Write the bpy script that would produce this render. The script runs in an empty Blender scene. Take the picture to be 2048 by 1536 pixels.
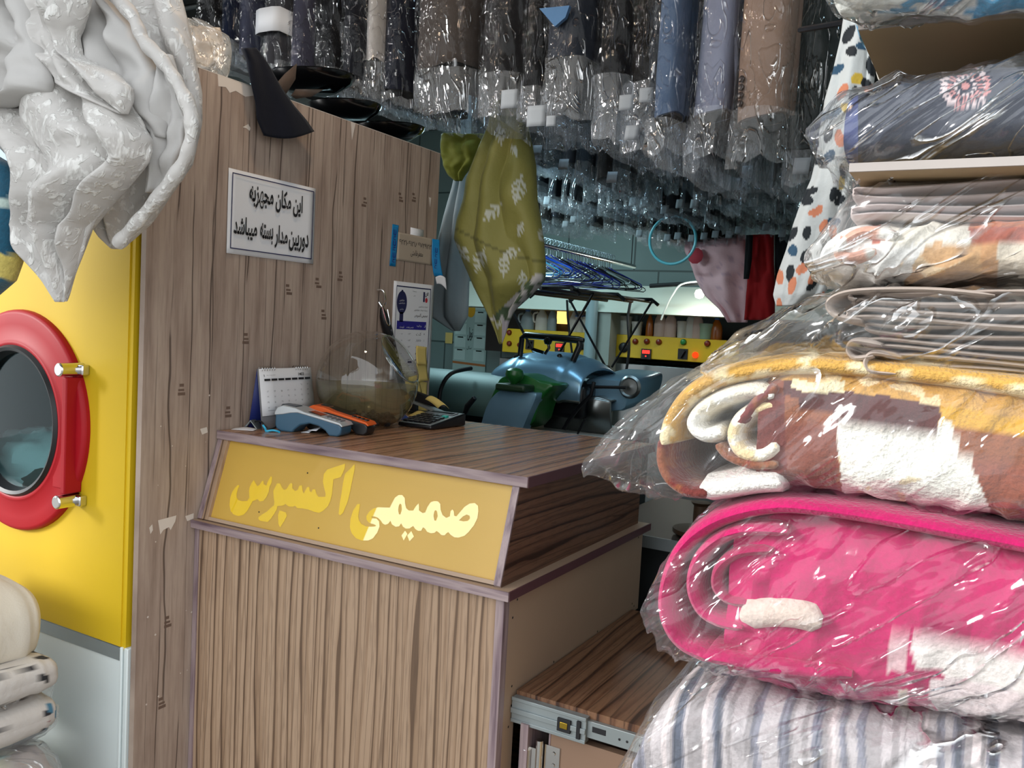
import bpy, bmesh, math, random
from math import sin, cos, pi, radians, sqrt, exp, floor
from mathutils import Vector, Matrix, noise
V = Vector
SC = bpy.context.scene
COL = SC.collection
RND = random.Random(11)

# ------------------------------------------------------------------ camera
FPX = 1715.34
CAM = V((0.0, 0.0, 1.40))
ya, pb, rc = 0.51247319, 0.06716855, 0.05475728
Ry = Matrix(((cos(ya), 0, sin(ya)), (0, 1, 0), (-sin(ya), 0, cos(ya))))
Rx = Matrix(((1, 0, 0), (0, cos(pb), -sin(pb)), (0, sin(pb), cos(pb))))
Rz = Matrix(((cos(rc), -sin(rc), 0), (sin(rc), cos(rc), 0), (0, 0, 1)))
RM = Rz @ Rx @ Ry
def _w(r): return V((r[0], r[2], -r[1]))
cright, cdown, cfwd = _w(RM[0]), _w(RM[1]), _w(RM[2])
cam = bpy.data.cameras.new('camera')
cam.sensor_width = 36.0
cam.lens = 36.0 * FPX / 2048.0
cam.clip_start = 0.02
camo = bpy.data.objects.new('camera', cam)
COL.objects.link(camo)
mw = Matrix((cright, -cdown, -cfwd)).transposed().to_4x4()
mw.translation = CAM
camo.matrix_world = mw
SC.camera = camo

# ------------------------------------------------------------------ world, lights, exposure
SC.view_settings.view_transform = 'Standard'
SC.view_settings.look = 'None'
SC.view_settings.gamma = 1.0
SC.view_settings.use_curve_mapping = False
SC.view_settings.exposure = 0.72
SC.cycles.max_bounces = 10
SC.cycles.diffuse_bounces = 4
SC.cycles.glossy_bounces = 4
SC.cycles.transmission_bounces = 8
SC.cycles.transparent_max_bounces = 28
SC.cycles.sample_clamp_indirect = 6.0
SC.cycles.caustics_reflective = False
SC.cycles.caustics_refractive = False
W = bpy.data.worlds.new('overcast street sky')
SC.world = W
W.use_nodes = True
bg = W.node_tree.nodes['Background']
bg.inputs[0].default_value = (0.93, 0.97, 1.0, 1)
bg.inputs[1].default_value = 1.2

def lamp(name, kind, loc, energy, color, size=0.3, target=None, size_y=None, spot=None, blend=0.5):
    l = bpy.data.lights.new(name, kind)
    l.energy = energy; l.color = color
    if kind == 'AREA':
        l.size = size
        if size_y: l.shape = 'RECTANGLE'; l.size_y = size_y
    elif kind == 'SUN': l.angle = size
    else: l.shadow_soft_size = size
    if spot: l.spot_size = spot; l.spot_blend = blend
    o = bpy.data.objects.new(name, l); COL.objects.link(o)
    o.location = loc
    if target is not None:
        o.rotation_euler = (V(target) - V(loc)).to_track_quat('-Z', 'Y').to_euler()
    return o
# hazy sun from the street, warm bulb over the counter, cool tubes in the work room, lamp at the back shelf, fill added for the hangers
lamp('hazy_sun', 'SUN', (-7.4, -5.0, 4.4), 2.1, (1.0, 0.985, 0.96), size=radians(14), target=(-0.2, 1.0, 1.2))
lamp('warm_bulb', 'POINT', (-1.30, 1.40, 2.50), 5.5, (1.0, 0.74, 0.50), size=0.05)
lamp('cool_tube', 'AREA', (-2.75, 3.7, 2.45), 11, (0.62, 0.93, 1.0), size=1.4, size_y=0.15, target=(-2.1, 3.9, 1.2))
lamp('aisle_tube', 'AREA', (-0.9, 2.55, 2.85), 6, (0.55, 0.82, 1.0), size=1.8, size_y=0.15, target=(-0.9, 2.55, 0))
lamp('hanger_tube', 'AREA', (-2.25, 3.35, 2.0), 4.0, (0.62, 0.92, 1.0), size=0.5, size_y=0.06, target=(-1.9, 3.9, 1.7))  # unseen fill light added to brighten the hangers
lamp('back_lamp', 'POINT', (-1.62, 5.15, 1.66), 3.5, (0.95, 1.0, 0.92), size=0.05)
lamp('rear_tube', 'AREA', (-2.4, 5.1, 2.6), 3.5, (0.62, 0.95, 1.0), size=1.8, size_y=0.15, target=(-2.4, 5.2, 0))

# ------------------------------------------------------------------ picking points on the planes of the place
def ray(u, v):
    return cright * ((u - 1024) / FPX) + cdown * ((v - 768) / FPX) + cfwd
def atX(u, v, x): d = ray(u, v); return CAM + d * ((x - CAM.x) / d.x)
def atY(u, v, y): d = ray(u, v); return CAM + d * ((y - CAM.y) / d.y)
def atZ(u, v, z): d = ray(u, v); return CAM + d * ((z - CAM.z) / d.z)
def atP(u, v, p, n): d = ray(u, v); return CAM + d * ((V(p) - CAM).dot(V(n)) / d.dot(V(n)))

# ------------------------------------------------------------------ mesh helpers
class MB:
    def __init__(s): s.v = []; s.f = []; s.m = []
    def add(s, vs, fs, m=0):
        o = len(s.v); s.v += [V(p) for p in vs]
        for f in fs: s.f.append([i + o for i in f]); s.m.append(m)
    def box(s, x0, x1, y0, y1, z0, z1, m=0):
        s.add([(x, y, z) for x in (x0, x1) for y in (y0, y1) for z in (z0, z1)],
              [(0, 1, 3, 2), (4, 6, 7, 5), (0, 4, 5, 1), (2, 3, 7, 6), (0, 2, 6, 4), (1, 5, 7, 3)], m)
        return s
    def hexa(s, p, m=0):   # p: 4 corners of the bottom, 4 of the top
        s.add(p, [(3, 2, 1, 0), (4, 5, 6, 7), (0, 1, 5, 4), (1, 2, 6, 5), (2, 3, 7, 6), (3, 0, 4, 7)], m)
        return s
    def obox(s, c, sz, rot=None, m=0):
        rot = rot or Matrix.Identity(3); c = V(c)
        s.add([c + rot @ V((x * sz[0] / 2, y * sz[1] / 2, z * sz[2] / 2)) for x in (-1, 1) for y in (-1, 1) for z in (-1, 1)],
              [(0, 1, 3, 2), (4, 6, 7, 5), (0, 4, 5, 1), (2, 3, 7, 6), (0, 2, 6, 4), (1, 5, 7, 3)], m)
        return s
    def grid(s, fn, nu, nv, m=0, cu=False, cv=False):
        o = len(s.v); ku = nu if cu else nu + 1; kv = nv if cv else nv + 1
        for i in range(ku):
            for j in range(kv): s.v.append(V(fn(i / nu, j / nv)))
        for i in range(nu):
            for j in range(nv):
                a = i * kv + j; b = ((i + 1) % ku) * kv + j
                c = ((i + 1) % ku) * kv + (j + 1) % kv; d = i * kv + (j + 1) % kv
                s.f.append([o + a, o + b, o + c, o + d]); s.m.append(m)
        return s
    def tube(s, pts, r, n=8, m=0, closed=False, caps=True):
        pts = [V(p) for p in pts]; k = len(pts)
        R = r if isinstance(r, (list, tuple)) else [r] * k
        o = len(s.v); prev = None
        for i, p in enumerate(pts):
            a = pts[(i - 1) % k] if (closed or i) else p
            b = pts[(i + 1) % k] if (closed or i < k - 1) else p
            t = (b - a)
            t = t.normalized() if t.length > 1e-9 else V((0, 0, 1))
            if prev is None:
                x = t.orthogonal().normalized()
            else:
                x = prev - t * prev.dot(t)
                x = x.normalized() if x.length > 1e-6 else t.orthogonal().normalized()
            prev = x; y = t.cross(x)
            for j in range(n):
                q = 2 * pi * j / n
                s.v.append(p + (x * cos(q) + y * sin(q)) * R[i])
        for i in range(k if closed else k - 1):
            for j in range(n):
                a = i * n + j; b = i * n + (j + 1) % n; i2 = (i + 1) % k
                s.f.append([o + a, o + b, o + i2 * n + (j + 1) % n, o + i2 * n + j]); s.m.append(m)
        if caps and not closed:
            s.f.append([o + j for j in range(n)][::-1]); s.m.append(m)
            s.f.append([o + (k - 1) * n + j for j in range(n)]); s.m.append(m)
        return s
    def lathe(s, prof, c=(0, 0, 0), rot=None, n=24, m=0, caps=True):
        rot = rot or Matrix.Identity(3); c = V(c); o = len(s.v)
        for r, h in prof:
            for j in range(n):
                q = 2 * pi * j / n
                s.v.append(c + rot @ V((r * cos(q), r * sin(q), h)))
        for i in range(len(prof) - 1):
            for j in range(n):
                a = i * n + j; b = i * n + (j + 1) % n
                s.f.append([o + a, o + b, o + b + n, o + a + n]); s.m.append(m)
        if caps and prof[0][0] > 1e-5: s.f.append([o + j for j in range(n)][::-1]); s.m.append(m)
        if caps and prof[-1][0] > 1e-5: s.f.append([o + (len(prof) - 1) * n + j for j in range(n)]); s.m.append(m)
        return s
    def prism(s, poly, fn, w0, w1, m=0):   # poly of (a, b); fn(a, b, w) -> point
        k = len(poly)
        vs = [fn(a, b, w0) for a, b in poly] + [fn(a, b, w1) for a, b in poly]
        s.add(vs, [list(range(k))[::-1], [k + i for i in range(k)]] + [(i, (i + 1) % k, k + (i + 1) % k, k + i) for i in range(k)], m)
        return s
    def loft(s, rings, m=0, caps=True, closed=True):
        k = len(rings[0]); o = len(s.v)
        for r in rings: s.v += [V(p) for p in r]
        kk = k if closed else k - 1
        for i in range(len(rings) - 1):
            for j in range(kk):
                a = i * k + j; b = i * k + (j + 1) % k
                s.f.append([o + a, o + b, o + b + k, o + a + k]); s.m.append(m)
        if caps and closed:
            s.f.append([o + j for j in range(k)][::-1]); s.m.append(m)
            s.f.append([o + (len(rings) - 1) * k + j for j in range(k)]); s.m.append(m)
        return s
    def build(s, name, mats, parent=None, smooth=True, bevel=0, seg=2, col=None, disp=None, fix=True, angle=40, solid=0):
        me = bpy.data.meshes.new(name)
        vs = s.v
        if disp: vs = [disp(p) for p in vs]
        me.from_pydata([tuple(p) for p in vs], [], s.f)
        if not isinstance(mats, (list, tuple)): mats = [mats]
        for mt in mats: me.materials.append(mt)
        for p, mi in zip(me.polygons, s.m): p.material_index = min(mi, len(mats) - 1)
        me.validate(); me.update()
        if fix:
            b = bmesh.new(); b.from_mesh(me); bmesh.ops.recalc_face_normals(b, faces=b.faces); b.to_mesh(me); b.free()
        if smooth:
            for p in me.polygons: p.use_smooth = True
            try: me.set_sharp_from_angle(angle=radians(angle))
            except Exception: pass
        if col:
            at = me.color_attributes.new('Col', 'FLOAT_COLOR', 'POINT')
            for i, p in enumerate(me.vertices):
                c = col(p.co); at.data[i].color = (c[0], c[1], c[2], 1)
        o = bpy.data.objects.new(name, me); COL.objects.link(o)
        if parent is not None: adopt(o, parent)
        if solid:
            md = o.modifiers.new('thickness', 'SOLIDIFY'); md.thickness = solid; md.offset = 0
        if bevel:
            md = o.modifiers.new('bevel', 'BEVEL'); md.width = bevel; md.segments = seg; md.limit_method = 'ANGLE'; md.angle_limit = radians(35)
        return o
WORLD = {}
def adopt(o, parent):
    o.parent = parent
    o.matrix_parent_inverse = WORLD[parent.name].inverted() if parent.name in WORLD else Matrix.Identity(4)
    WORLD[o.name] = Matrix.Identity(4)
def tag(o, label, cat, group=None, kind=None):
    o['label'] = label; o['category'] = cat
    if group: o['group'] = group
    if kind: o['kind'] = kind
    return o
def thing(name, label, cat, loc=(0, 0, 0), group=None):
    o = bpy.data.objects.new(name, None); COL.objects.link(o)
    o.empty_display_size = 0.05
    o.location = loc; WORLD[o.name] = Matrix.Translation(loc)
    return tag(o, label, cat, group)
def struct(o, label=None):
    o['kind'] = 'structure'
    if label: o['label'] = label; o['category'] = o.name.split('_')[0]
    return o
def copy_tree(o, parent=None):
    c = o.copy(); COL.objects.link(c)
    if parent is not None: c.parent = parent
    for ch in list(o.children): copy_tree(ch, c)
    return c

def lerp(a, b, t): return a + (b - a) * t
def smooth01(t): t = max(0.0, min(1.0, t)); return t * t * (3 - 2 * t)
def interp(tab, x):
    if x <= tab[0][0]: return tab[0][1:]
    for a, b in zip(tab, tab[1:]):
        if x <= b[0]:
            t = (x - a[0]) / (b[0] - a[0] + 1e-12)
            return [lerp(p, q, t) for p, q in zip(a[1:], b[1:])]
    return tab[-1][1:]
def crom(pts, n):       # smooth curve through points
    out = []; k = len(pts); pts = [V(p) for p in pts]
    for i in range(k - 1):
        p0 = pts[max(i - 1, 0)]; p1 = pts[i]; p2 = pts[i + 1]; p3 = pts[min(i + 2, k - 1)]
        for j in range(n):
            t = j / n
            out.append(0.5 * ((2 * p1) + (p2 - p0) * t + (2 * p0 - 5 * p1 + 4 * p2 - p3) * t * t + (3 * p1 - p0 - 3 * p2 + p3) * t ** 3))
    out.append(pts[-1]); return out
def nz(p, s=1.0, o=0.0): return noise.noise(V((p[0] * s + o, p[1] * s + o * 1.7, p[2] * s - o)))
def rid(p, s=1.0, o=0.0): return 1 - abs(nz(p, s, o)) * 2
def sgnpow(x, e): return math.copysign(abs(x) ** e, x)

# flat fills and lettering -> triangles in (a, b)
def _curve_tris(cu):
    o = bpy.data.objects.new('tmp', cu); COL.objects.link(o)
    dg = bpy.context.evaluated_depsgraph_get()
    me = bpy.data.meshes.new_from_object(o.evaluated_get(dg))
    vs = [(p.co.x, p.co.y) for p in me.vertices]; fs = [list(p.vertices) for p in me.polygons]
    bpy.data.objects.remove(o); bpy.data.meshes.remove(me)
    return vs, fs
def fill2d(polys):
    cu = bpy.data.curves.new('tmp', 'CURVE'); cu.dimensions = '2D'; cu.fill_mode = 'BOTH'
    for pl in polys:
        sp = cu.splines.new('POLY'); sp.points.add(len(pl) - 1)
        for q, (a, b) in zip(sp.points, pl): q.co = (a, b, 0, 1)
        sp.use_cyclic_u = True
    r = _curve_tris(cu); bpy.data.curves.remove(cu); return r
FORMS = {'ا': 'ﺍﺎ', 'آ': 'ﺁﺂ', 'ب': 'ﺏﺐﺑﺒ', 'پ': 'ﭖﭗﭘﭙ', 'ت': 'ﺕﺖﺗﺘ', 'ج': 'ﺝﺞﺟﺠ', 'چ': 'ﭺﭻﭼﭽ', 'ح': 'ﺡﺢﺣﺤ', 'خ': 'ﺥﺦﺧﺨ', 'د': 'ﺩﺪ', 'ذ': 'ﺫﺬ',
         'ر': 'ﺭﺮ', 'ز': 'ﺯﺰ', 'س': 'ﺱﺲﺳﺴ', 'ش': 'ﺵﺶﺷﺸ', 'ص': 'ﺹﺺﺻﺼ', 'ط': 'ﻁﻂﻃﻄ', 'ظ': 'ﻅﻆﻇﻈ', 'ع': 'ﻉﻊﻋﻌ', 'ف': 'ﻑﻒﻓﻔ',
         'ق': 'ﻕﻖﻗﻘ', 'ک': 'ﮎﮏﮐﮑ', 'گ': 'ﮒﮓﮔﮕ', 'ل': 'ﻝﻞﻟﻠ', 'م': 'ﻡﻢﻣﻤ', 'ن': 'ﻥﻦﻧﻨ', 'و': 'ﻭﻮ', 'ه': 'ﻩﻪﻫﻬ', 'ی': 'ﯼﯽﯾﯿ'}
def shape_fa(t):
    out = []
    for i, ch in enumerate(t):
        f = FORMS.get(ch)
        if not f: out.append(ch); continue
        pv = i > 0 and t[i - 1] in FORMS and len(FORMS[t[i - 1]]) == 4
        nx = i + 1 < len(t) and t[i + 1] in FORMS and len(f) == 4
        out.append(f[3] if pv and nx else f[1] if pv else f[2] if nx else f[0])
    return ''.join(reversed(out))
def text2d(t, bold=0.0, fa=True):
    cu = bpy.data.curves.new('tmp', 'FONT'); cu.body = shape_fa(t) if fa else t
    cu.dimensions = '2D'; cu.fill_mode = 'BOTH'; cu.resolution_u = 3; cu.offset = bold
    r = _curve_tris(cu); bpy.data.curves.remove(cu); return r
def put2d(mb, tris, box, fn, m=0, keep=False):     # fit the fill into box = (a0, b0, a1, b1), map by fn
    vs, fs = tris
    if not vs: return
    ax = [p[0] for p in vs]; bx = [p[1] for p in vs]
    a0, a1, b0, b1 = min(ax), max(ax), min(bx), max(bx)
    sx = (box[2] - box[0]) / max(a1 - a0, 1e-6); sy = (box[3] - box[1]) / max(b1 - b0, 1e-6)
    if keep: sx = sy = min(sx, sy)
    mb.add([fn(box[0] + (p[0] - a0) * sx, box[1] + (p[1] - b0) * sy) for p in vs], fs, m)
# ------------------------------------------------------------------ materials
def hx(h):
    h = h.lstrip('#'); r = []
    for i in (0, 2, 4):
        c = int(h[i:i + 2], 16) / 255
        r.append(c / 12.92 if c <= 0.04045 else ((c + 0.055) / 1.055) ** 2.4)
    return (r[0], r[1], r[2], 1.0)
class NT:
    def __init__(s, name):
        s.mat = bpy.data.materials.new(name); s.mat.use_nodes = True
        s.t = s.mat.node_tree; s.t.nodes.clear()
        s.out = s.t.nodes.new('ShaderNodeOutputMaterial')
    def n(s, typ, ins=None, **pr):
        nd = s.t.nodes.new('ShaderNode' + typ)
        for k, v in pr.items(): setattr(nd, k, v)
        for k, v in (ins or {}).items():
            sk = nd.inputs[k]
            if isinstance(v, bpy.types.NodeSocket): s.t.links.new(v, sk)
            elif isinstance(v, bpy.types.Node): s.t.links.new(v.outputs[0], sk)
            else: sk.default_value = v
        return nd
    def coord(s, scale=(1, 1, 1), rot=(0, 0, 0), loc=(0, 0, 0)):
        tc = s.n('TexCoord')
        return s.n('Mapping', {'Vector': tc.outputs['Object'], 'Scale': scale, 'Rotation': rot, 'Location': loc}).outputs[0]
    def noise(s, vec, scale=5, detail=3, rough=0.5, dist=0.0):
        return s.n('TexNoise', {'Vector': vec, 'Scale': scale, 'Detail': detail, 'Roughness': rough, 'Distortion': dist}).outputs['Fac']
    def ramp(s, fac, stops, interp='LINEAR'):
        r = s.n('ValToRGB', {'Fac': fac}); cr = r.color_ramp; cr.interpolation = interp
        while len(cr.elements) < len(stops): cr.elements.new(0.5)
        for e, (p, c) in zip(cr.elements, stops):
            e.position = p; e.color = hx(c) if isinstance(c, str) else ((c, c, c, 1) if isinstance(c, (int, float)) else c)
        return r.outputs[0]
    def math(s, op, a, b=0.0, clamp=False):
        nd = s.n('Math', {0: a, 1: b}, operation=op); nd.use_clamp = clamp; return nd.outputs[0]
    def mix(s, fac, a, b, mode='MIX'):
        nd = s.n('Mix', data_type='RGBA', blend_type=mode); nd.clamp_factor = True
        for k, v in ((0, fac), (6, a), (7, b)):
            if isinstance(v, str): v = hx(v)
            if isinstance(v, bpy.types.NodeSocket): s.t.links.new(v, nd.inputs[k])
            else: nd.inputs[k].default_value = v
        return nd.outputs[2]
    def bump(s, h, strength=0.3, dist=0.01):
        return s.n('Bump', {'Height': h, 'Strength': strength, 'Distance': dist}).outputs[0]
    def bsdf(s, color, rough=0.6, metal=0.0, normal=None, **kw):
        ins = {'Base Color': hx(color) if isinstance(color, str) else color, 'Roughness': rough, 'Metallic': metal}
        if normal is not None: ins['Normal'] = normal
        for k, v in kw.items(): ins[k.replace('_', ' ')] = v
        b = s.n('BsdfPrincipled', ins)
        s.t.links.new(b.outputs[0], s.out.inputs[0]); return b
    def done(s, sh):
        s.t.links.new(sh.outputs[0] if isinstance(sh, bpy.types.Node) else sh, s.out.inputs[0]); return s.mat
_C = {}
def plain(name, color, rough=0.6, metal=0.0, var=0.12, bump=0.0, bscale=60, **kw):
    """one colour with a little mottling and grain"""
    if name in _C: return _C[name]
    t = NT(name); c = t.coord()
    n1 = t.noise(c, 7, 4); col = hx(color) if isinstance(color, str) else color
    dark = tuple(x * (1 - var) for x in col[:3]) + (1,); lite = tuple(min(1, x * (1 + var)) for x in col[:3]) + (1,)
    cc = t.mix(n1, dark, lite)
    nm = t.bump(t.noise(c, bscale, 3), bump, 0.004) if bump else None
    t.bsdf(cc, rough, metal, nm, **kw); _C[name] = t.mat; return t.mat
def cloth(name, color, rough=0.9, weave=0.25, var=0.14, wr=0.35, wscale=9, sheen=0.06):
    if name in _C: return _C[name]
    t = NT(name); c = t.coord(); col = hx(color) if isinstance(color, str) else color
    n1 = t.noise(c, 5, 3)
    cc = t.mix(n1, tuple(x * (1 - var) for x in col[:3]) + (1,), tuple(min(1, x * (1 + var)) for x in col[:3]) + (1,))
    h = t.math('ADD', t.math('MULTIPLY', t.noise(c, 260, 1), weave * 0.08), t.math('MULTIPLY', t.noise(c, wscale, 3, 0.5, 0.6), wr))
    t.bsdf(cc, rough, 0, t.bump(h, 0.5, 0.03), Sheen_Weight=sheen, Specular_IOR_Level=0.25); _C[name] = t.mat; return t.mat
def zebra(name, across, along, pal, freq=30.0, seed=0.0, rough=0.38, dist=3.0, stretch=0.06, tilt=(0, 0, 0)):
    """zebrano laminate: wavy thin dark lines running along one axis"""
    t = NT(name); sc = [0.35, 0.35, 0.35]; sc[across] = 1.0; sc[along] = stretch
    c = t.coord(tuple(sc), rot=tilt, loc=(seed, seed * .7, seed * 1.3))
    w = t.n('TexWave', {'Vector': c, 'Scale': freq, 'Distortion': dist, 'Detail': 3.0, 'Detail Scale': 1.1, 'Detail Roughness': 0.55}, wave_type='BANDS', bands_direction='XYZ'[across], wave_profile='SAW')
    big = t.noise(c, 5.0, 2)
    f = t.ramp(w.outputs['Fac'], [(0.0, pal[2]), (0.09, pal[2]), (0.14, pal[1]), (0.40, pal[0]), (0.60, pal[1]), (0.64, pal[0]), (0.93, pal[0]), (1.0, pal[1])])
    w2 = t.n('TexWave', {'Vector': c, 'Scale': freq * 2.3, 'Distortion': dist * 1.2, 'Detail': 2.0, 'Detail Scale': 0.9}, wave_type='BANDS', bands_direction='XYZ'[across], wave_profile='SAW')
    f = t.mix(t.ramp(w2.outputs['Fac'], [(0.0, 0.65), (0.10, 0.5), (0.16, 0.0)]), f, hx(pal[2]))
    f = t.mix(t.math('MULTIPLY', big, 0.5), f, hx(pal[1]))
    fine = t.noise(t.coord(tuple(x * 9 for x in sc)), 30, 2)
    f = t.mix(t.ramp(fine, [(0.5, 0.0), (0.75, 0.35)]), f, hx(pal[2]))
    t.bsdf(f, rough, 0, None); return t.mat
def trimwood(name, axis, seed=0.0):
    """mauve edge banding with violet streaks"""
    t = NT(name); sc = [30.0, 30.0, 30.0]; sc[axis] = 2.0
    c = t.coord(tuple(sc), loc=(seed, seed, seed))
    f = t.ramp(t.noise(c, 2.2, 3), [(0.28, '#53404a'), (0.42, '#857277'), (0.6, '#a39191'), (0.75, '#78656d')])
    t.bsdf(f, 0.45); return t.mat

# laminate of the tall partition: weathered boards with split lines
def board_wall():
    t = NT('weathered board laminate')
    base = t.noise(t.coord((1, 9, 1.1)), 3.0, 5, 0.6)
    col = t.ramp(base, [(0.25, '#877468'), (0.45, '#a39083'), (0.62, '#b3a193'), (0.8, '#9a877b')])
    fine = t.noise(t.coord((1, 60, 2.2)), 2.5, 3)
    col = t.mix(t.ramp(fine, [(0.5, 0.0), (0.72, 0.32)]), col, hx('#66544a'))
    tc = t.n('TexCoord').outputs['Object']
    yy = t.n('SeparateXYZ', {0: tc}).outputs[1]
    def cracks(freq, seed, wid, lo):
        wv = t.math('MULTIPLY', t.noise(t.coord((1, 4, 1.5), loc=(0, seed, 0)), 1.3, 3), 0.55)
        w = t.math('ADD', t.math('MULTIPLY', yy, freq), t.math('ADD', wv, seed))
        d = t.n('TexVoronoi', {'W': w, 'Scale': 1.0, 'Randomness': 1.0}, voronoi_dimensions='1D', feature='DISTANCE_TO_EDGE').outputs[0]
        line = t.ramp(d, [(0.0, 1.0), (wid, 0.8), (wid * 1.6, 0.0)])
        msk = t.ramp(t.noise(t.coord((1, freq * .55, 1.5), loc=(0, seed * 3, 1)), 1.6, 2), [(lo, 0.0), (lo + 0.06, 1.0)])
        return t.math('MULTIPLY', line, msk)
    k = t.math('MAXIMUM', cracks(9.0, 3.1, 0.016, 0.40), cracks(17.0, 7.7, 0.020, 0.50))
    k = t.math('MAXIMUM', k, t.math('MULTIPLY', cracks(34.0, 12.3, 0.03, 0.52), 0.5))
    col = t.mix(t.math('MULTIPLY', k, 0.8), col, hx('#35261f'))
    bp = t.bump(t.math('SUBTRACT', t.math('MULTIPLY', base, 0.2), k), 0.25, 0.003)
    t.bsdf(col, 0.55, 0, bp); return t.mat

def film(name, haze=0.07, gloss=0.05, fres=0.9, rough=0.13, scale=16.0, strength=0.7, stretch=(1, 1, 1), tint=(1, 1, 1), rot=(0, 0, 0), crease=0.3):
    """clear polythene: mostly see-through, crinkled glints, a little milky"""
    t = NT(name); c = t.n('Mapping', {'Vector': t.n('TexCoord').outputs['Object'], 'Scale': tuple(1 / x for x in stretch), 'Rotation': rot}, vector_type='TEXTURE').outputs[0]
    n1 = t.noise(c, scale, 3, 0.55, 0.8)
    n2 = t.noise(c, scale * .8, 2, .45, 1.6)
    vo = t.math('ABSOLUTE', t.math('SUBTRACT', n2, 0.5))
    cr = t.ramp(vo, [(0.0, 1.0), (0.03, 0.0)])
    fold = t.n('TexWave', {'Vector': c, 'Scale': scale * 0.35, 'Distortion': 9.0, 'Detail': 2.0}, wave_type='BANDS', bands_direction='DIAGONAL').outputs['Fac']
    h = t.math('ADD', t.math('ADD', n1, t.math('MULTIPLY', cr, 0.25)), t.math('MULTIPLY', fold, 0.35))
    nm = t.bump(h, strength, 0.02)
    fr = t.math('POWER', t.n('LayerWeight', {'Blend': 0.5, 'Normal': nm}).outputs['Facing'], 2.5)
    msk = t.ramp(t.noise(c, scale * .33, 2), [(0.40, 0.22), (0.60, 1.0)])
    cz = t.math('MULTIPLY', t.ramp(vo, [(0.0, 1.0), (0.03, 0.0)]), t.ramp(t.noise(c, scale * .5, 2), [(0.45, 0.0), (0.6, crease)]))
    fac = t.math('ADD', t.math('ADD', t.math('MULTIPLY', t.math('MULTIPLY', fr, fres), msk), cz), gloss, clamp=True)
    tr = t.n('BsdfTransparent', {'Color': tint + (1,)})
    df = t.n('BsdfDiffuse', {'Color': (0.9, 0.93, 0.95, 1), 'Normal': nm})
    tl = t.n('BsdfTranslucent', {'Color': (0.9, 0.93, 0.95, 1)})
    dd = t.n('MixShader', {0: 0.5, 1: df, 2: tl})
    a = t.n('MixShader', {0: haze, 1: tr, 2: dd})
    g = t.n('BsdfGlossy', {'Color': (1, 1, 1, 1), 'Roughness': rough, 'Normal': nm})
    m = t.n('MixShader', {0: fac, 1: a, 2: g})
    return t.done(m)
def glassy(name, color=(1, 1, 1), gloss=0.04, rough=0.02, edge=0.9):
    t = NT(name)
    tr = t.n('BsdfTransparent', {'Color': color + (1,)})
    g = t.n('BsdfGlossy', {'Color': (1, 1, 1, 1), 'Roughness': rough})
    fr = t.math('MULTIPLY', t.math('POWER', t.n('LayerWeight', {'Blend': 0.5}).outputs['Facing'], 3.5), edge)
    m = t.n('MixShader', {0: t.math('ADD', fr, gloss, clamp=True), 1: tr, 2: g})
    return t.done(m)
def painted(name, rough=0.95, fur=0.0, fscale=180, wr=0.2, spec=0.3):
    """takes its colour pattern from the mesh's own colour layer"""
    t = NT(name); a = t.n('VertexColor', layer_name='Col').outputs[0]
    c = t.coord()
    n = t.noise(c, fscale, 2); col = t.mix(t.ramp(n, [(0.35, 0.22 * (fur > 0)), (0.6, 0.0)]), a, t.mix(0.65, a, hx('#2a1c18')))
    h = t.math('ADD', t.math('MULTIPLY', n, 0.15 + fur), t.math('MULTIPLY', t.noise(c, 11, 3, 0.5, 0.5), wr))
    t.bsdf(col, rough, 0, t.bump(h, 0.6, 0.012), Sheen_Weight=0.25 if fur else 0.05, Specular_IOR_Level=spec); return t.mat
def emit(name, color, s):
    t = NT(name); return t.done(t.n('Emission', {'Color': hx(color), 'Strength': s}))

M = {}
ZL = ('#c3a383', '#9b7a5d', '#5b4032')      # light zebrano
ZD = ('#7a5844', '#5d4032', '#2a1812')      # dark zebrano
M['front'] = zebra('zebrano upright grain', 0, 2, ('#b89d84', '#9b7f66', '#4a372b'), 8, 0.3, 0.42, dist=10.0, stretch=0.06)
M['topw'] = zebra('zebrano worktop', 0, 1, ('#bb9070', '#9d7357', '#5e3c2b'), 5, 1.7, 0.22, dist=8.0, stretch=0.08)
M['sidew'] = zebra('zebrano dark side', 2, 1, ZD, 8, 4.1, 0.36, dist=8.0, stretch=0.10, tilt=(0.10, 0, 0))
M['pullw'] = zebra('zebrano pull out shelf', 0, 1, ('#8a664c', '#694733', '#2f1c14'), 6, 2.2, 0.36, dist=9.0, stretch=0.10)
M['pale'] = plain('pale maple board', '#ab937d', 0.5, var=0.06)
M['trimx'] = trimwood('mauve edging lengthwise', 0); M['trimy'] = trimwood('mauve edging deep', 1, 3.0); M['trimz'] = trimwood('mauve edging upright', 2, 5.0)
M['board'] = board_wall()
M['paper'] = plain('white paper', '#e4e6ea', 0.7, var=0.03)
M['tornpaper'] = plain('torn bare chipboard', '#d8cfc6', 0.9, var=0.12)
M['ink'] = plain('black ink', '#15161b', 0.7); M['navyink'] = plain('navy ink', '#1d2050', 0.6); M['blueink'] = plain('blue print', '#27208a', 0.6)
M['greyink'] = plain('grey ink', '#6e7078', 0.7); M['redink'] = plain('red print', '#c02a3a', 0.6)
M['yellow'] = plain('yellow enamel', '#d2af0c', 0.6, var=0.05, bump=0.03, bscale=4)
M['white'] = plain('white enamel', '#dde6e6', 0.4, var=0.04)
M['red'] = plain('red enamel', '#a5121f', 0.5, Specular_IOR_Level=0.25)
M['rubber'] = plain('black rubber', '#14171a', 0.45)
M['chrome'] = plain('chrome', '#d8d8d8', 0.16, 1.0, var=0.04)
M['brass'] = plain('worn brass', '#b79a3e', 0.25, 1.0, var=0.1)
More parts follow.
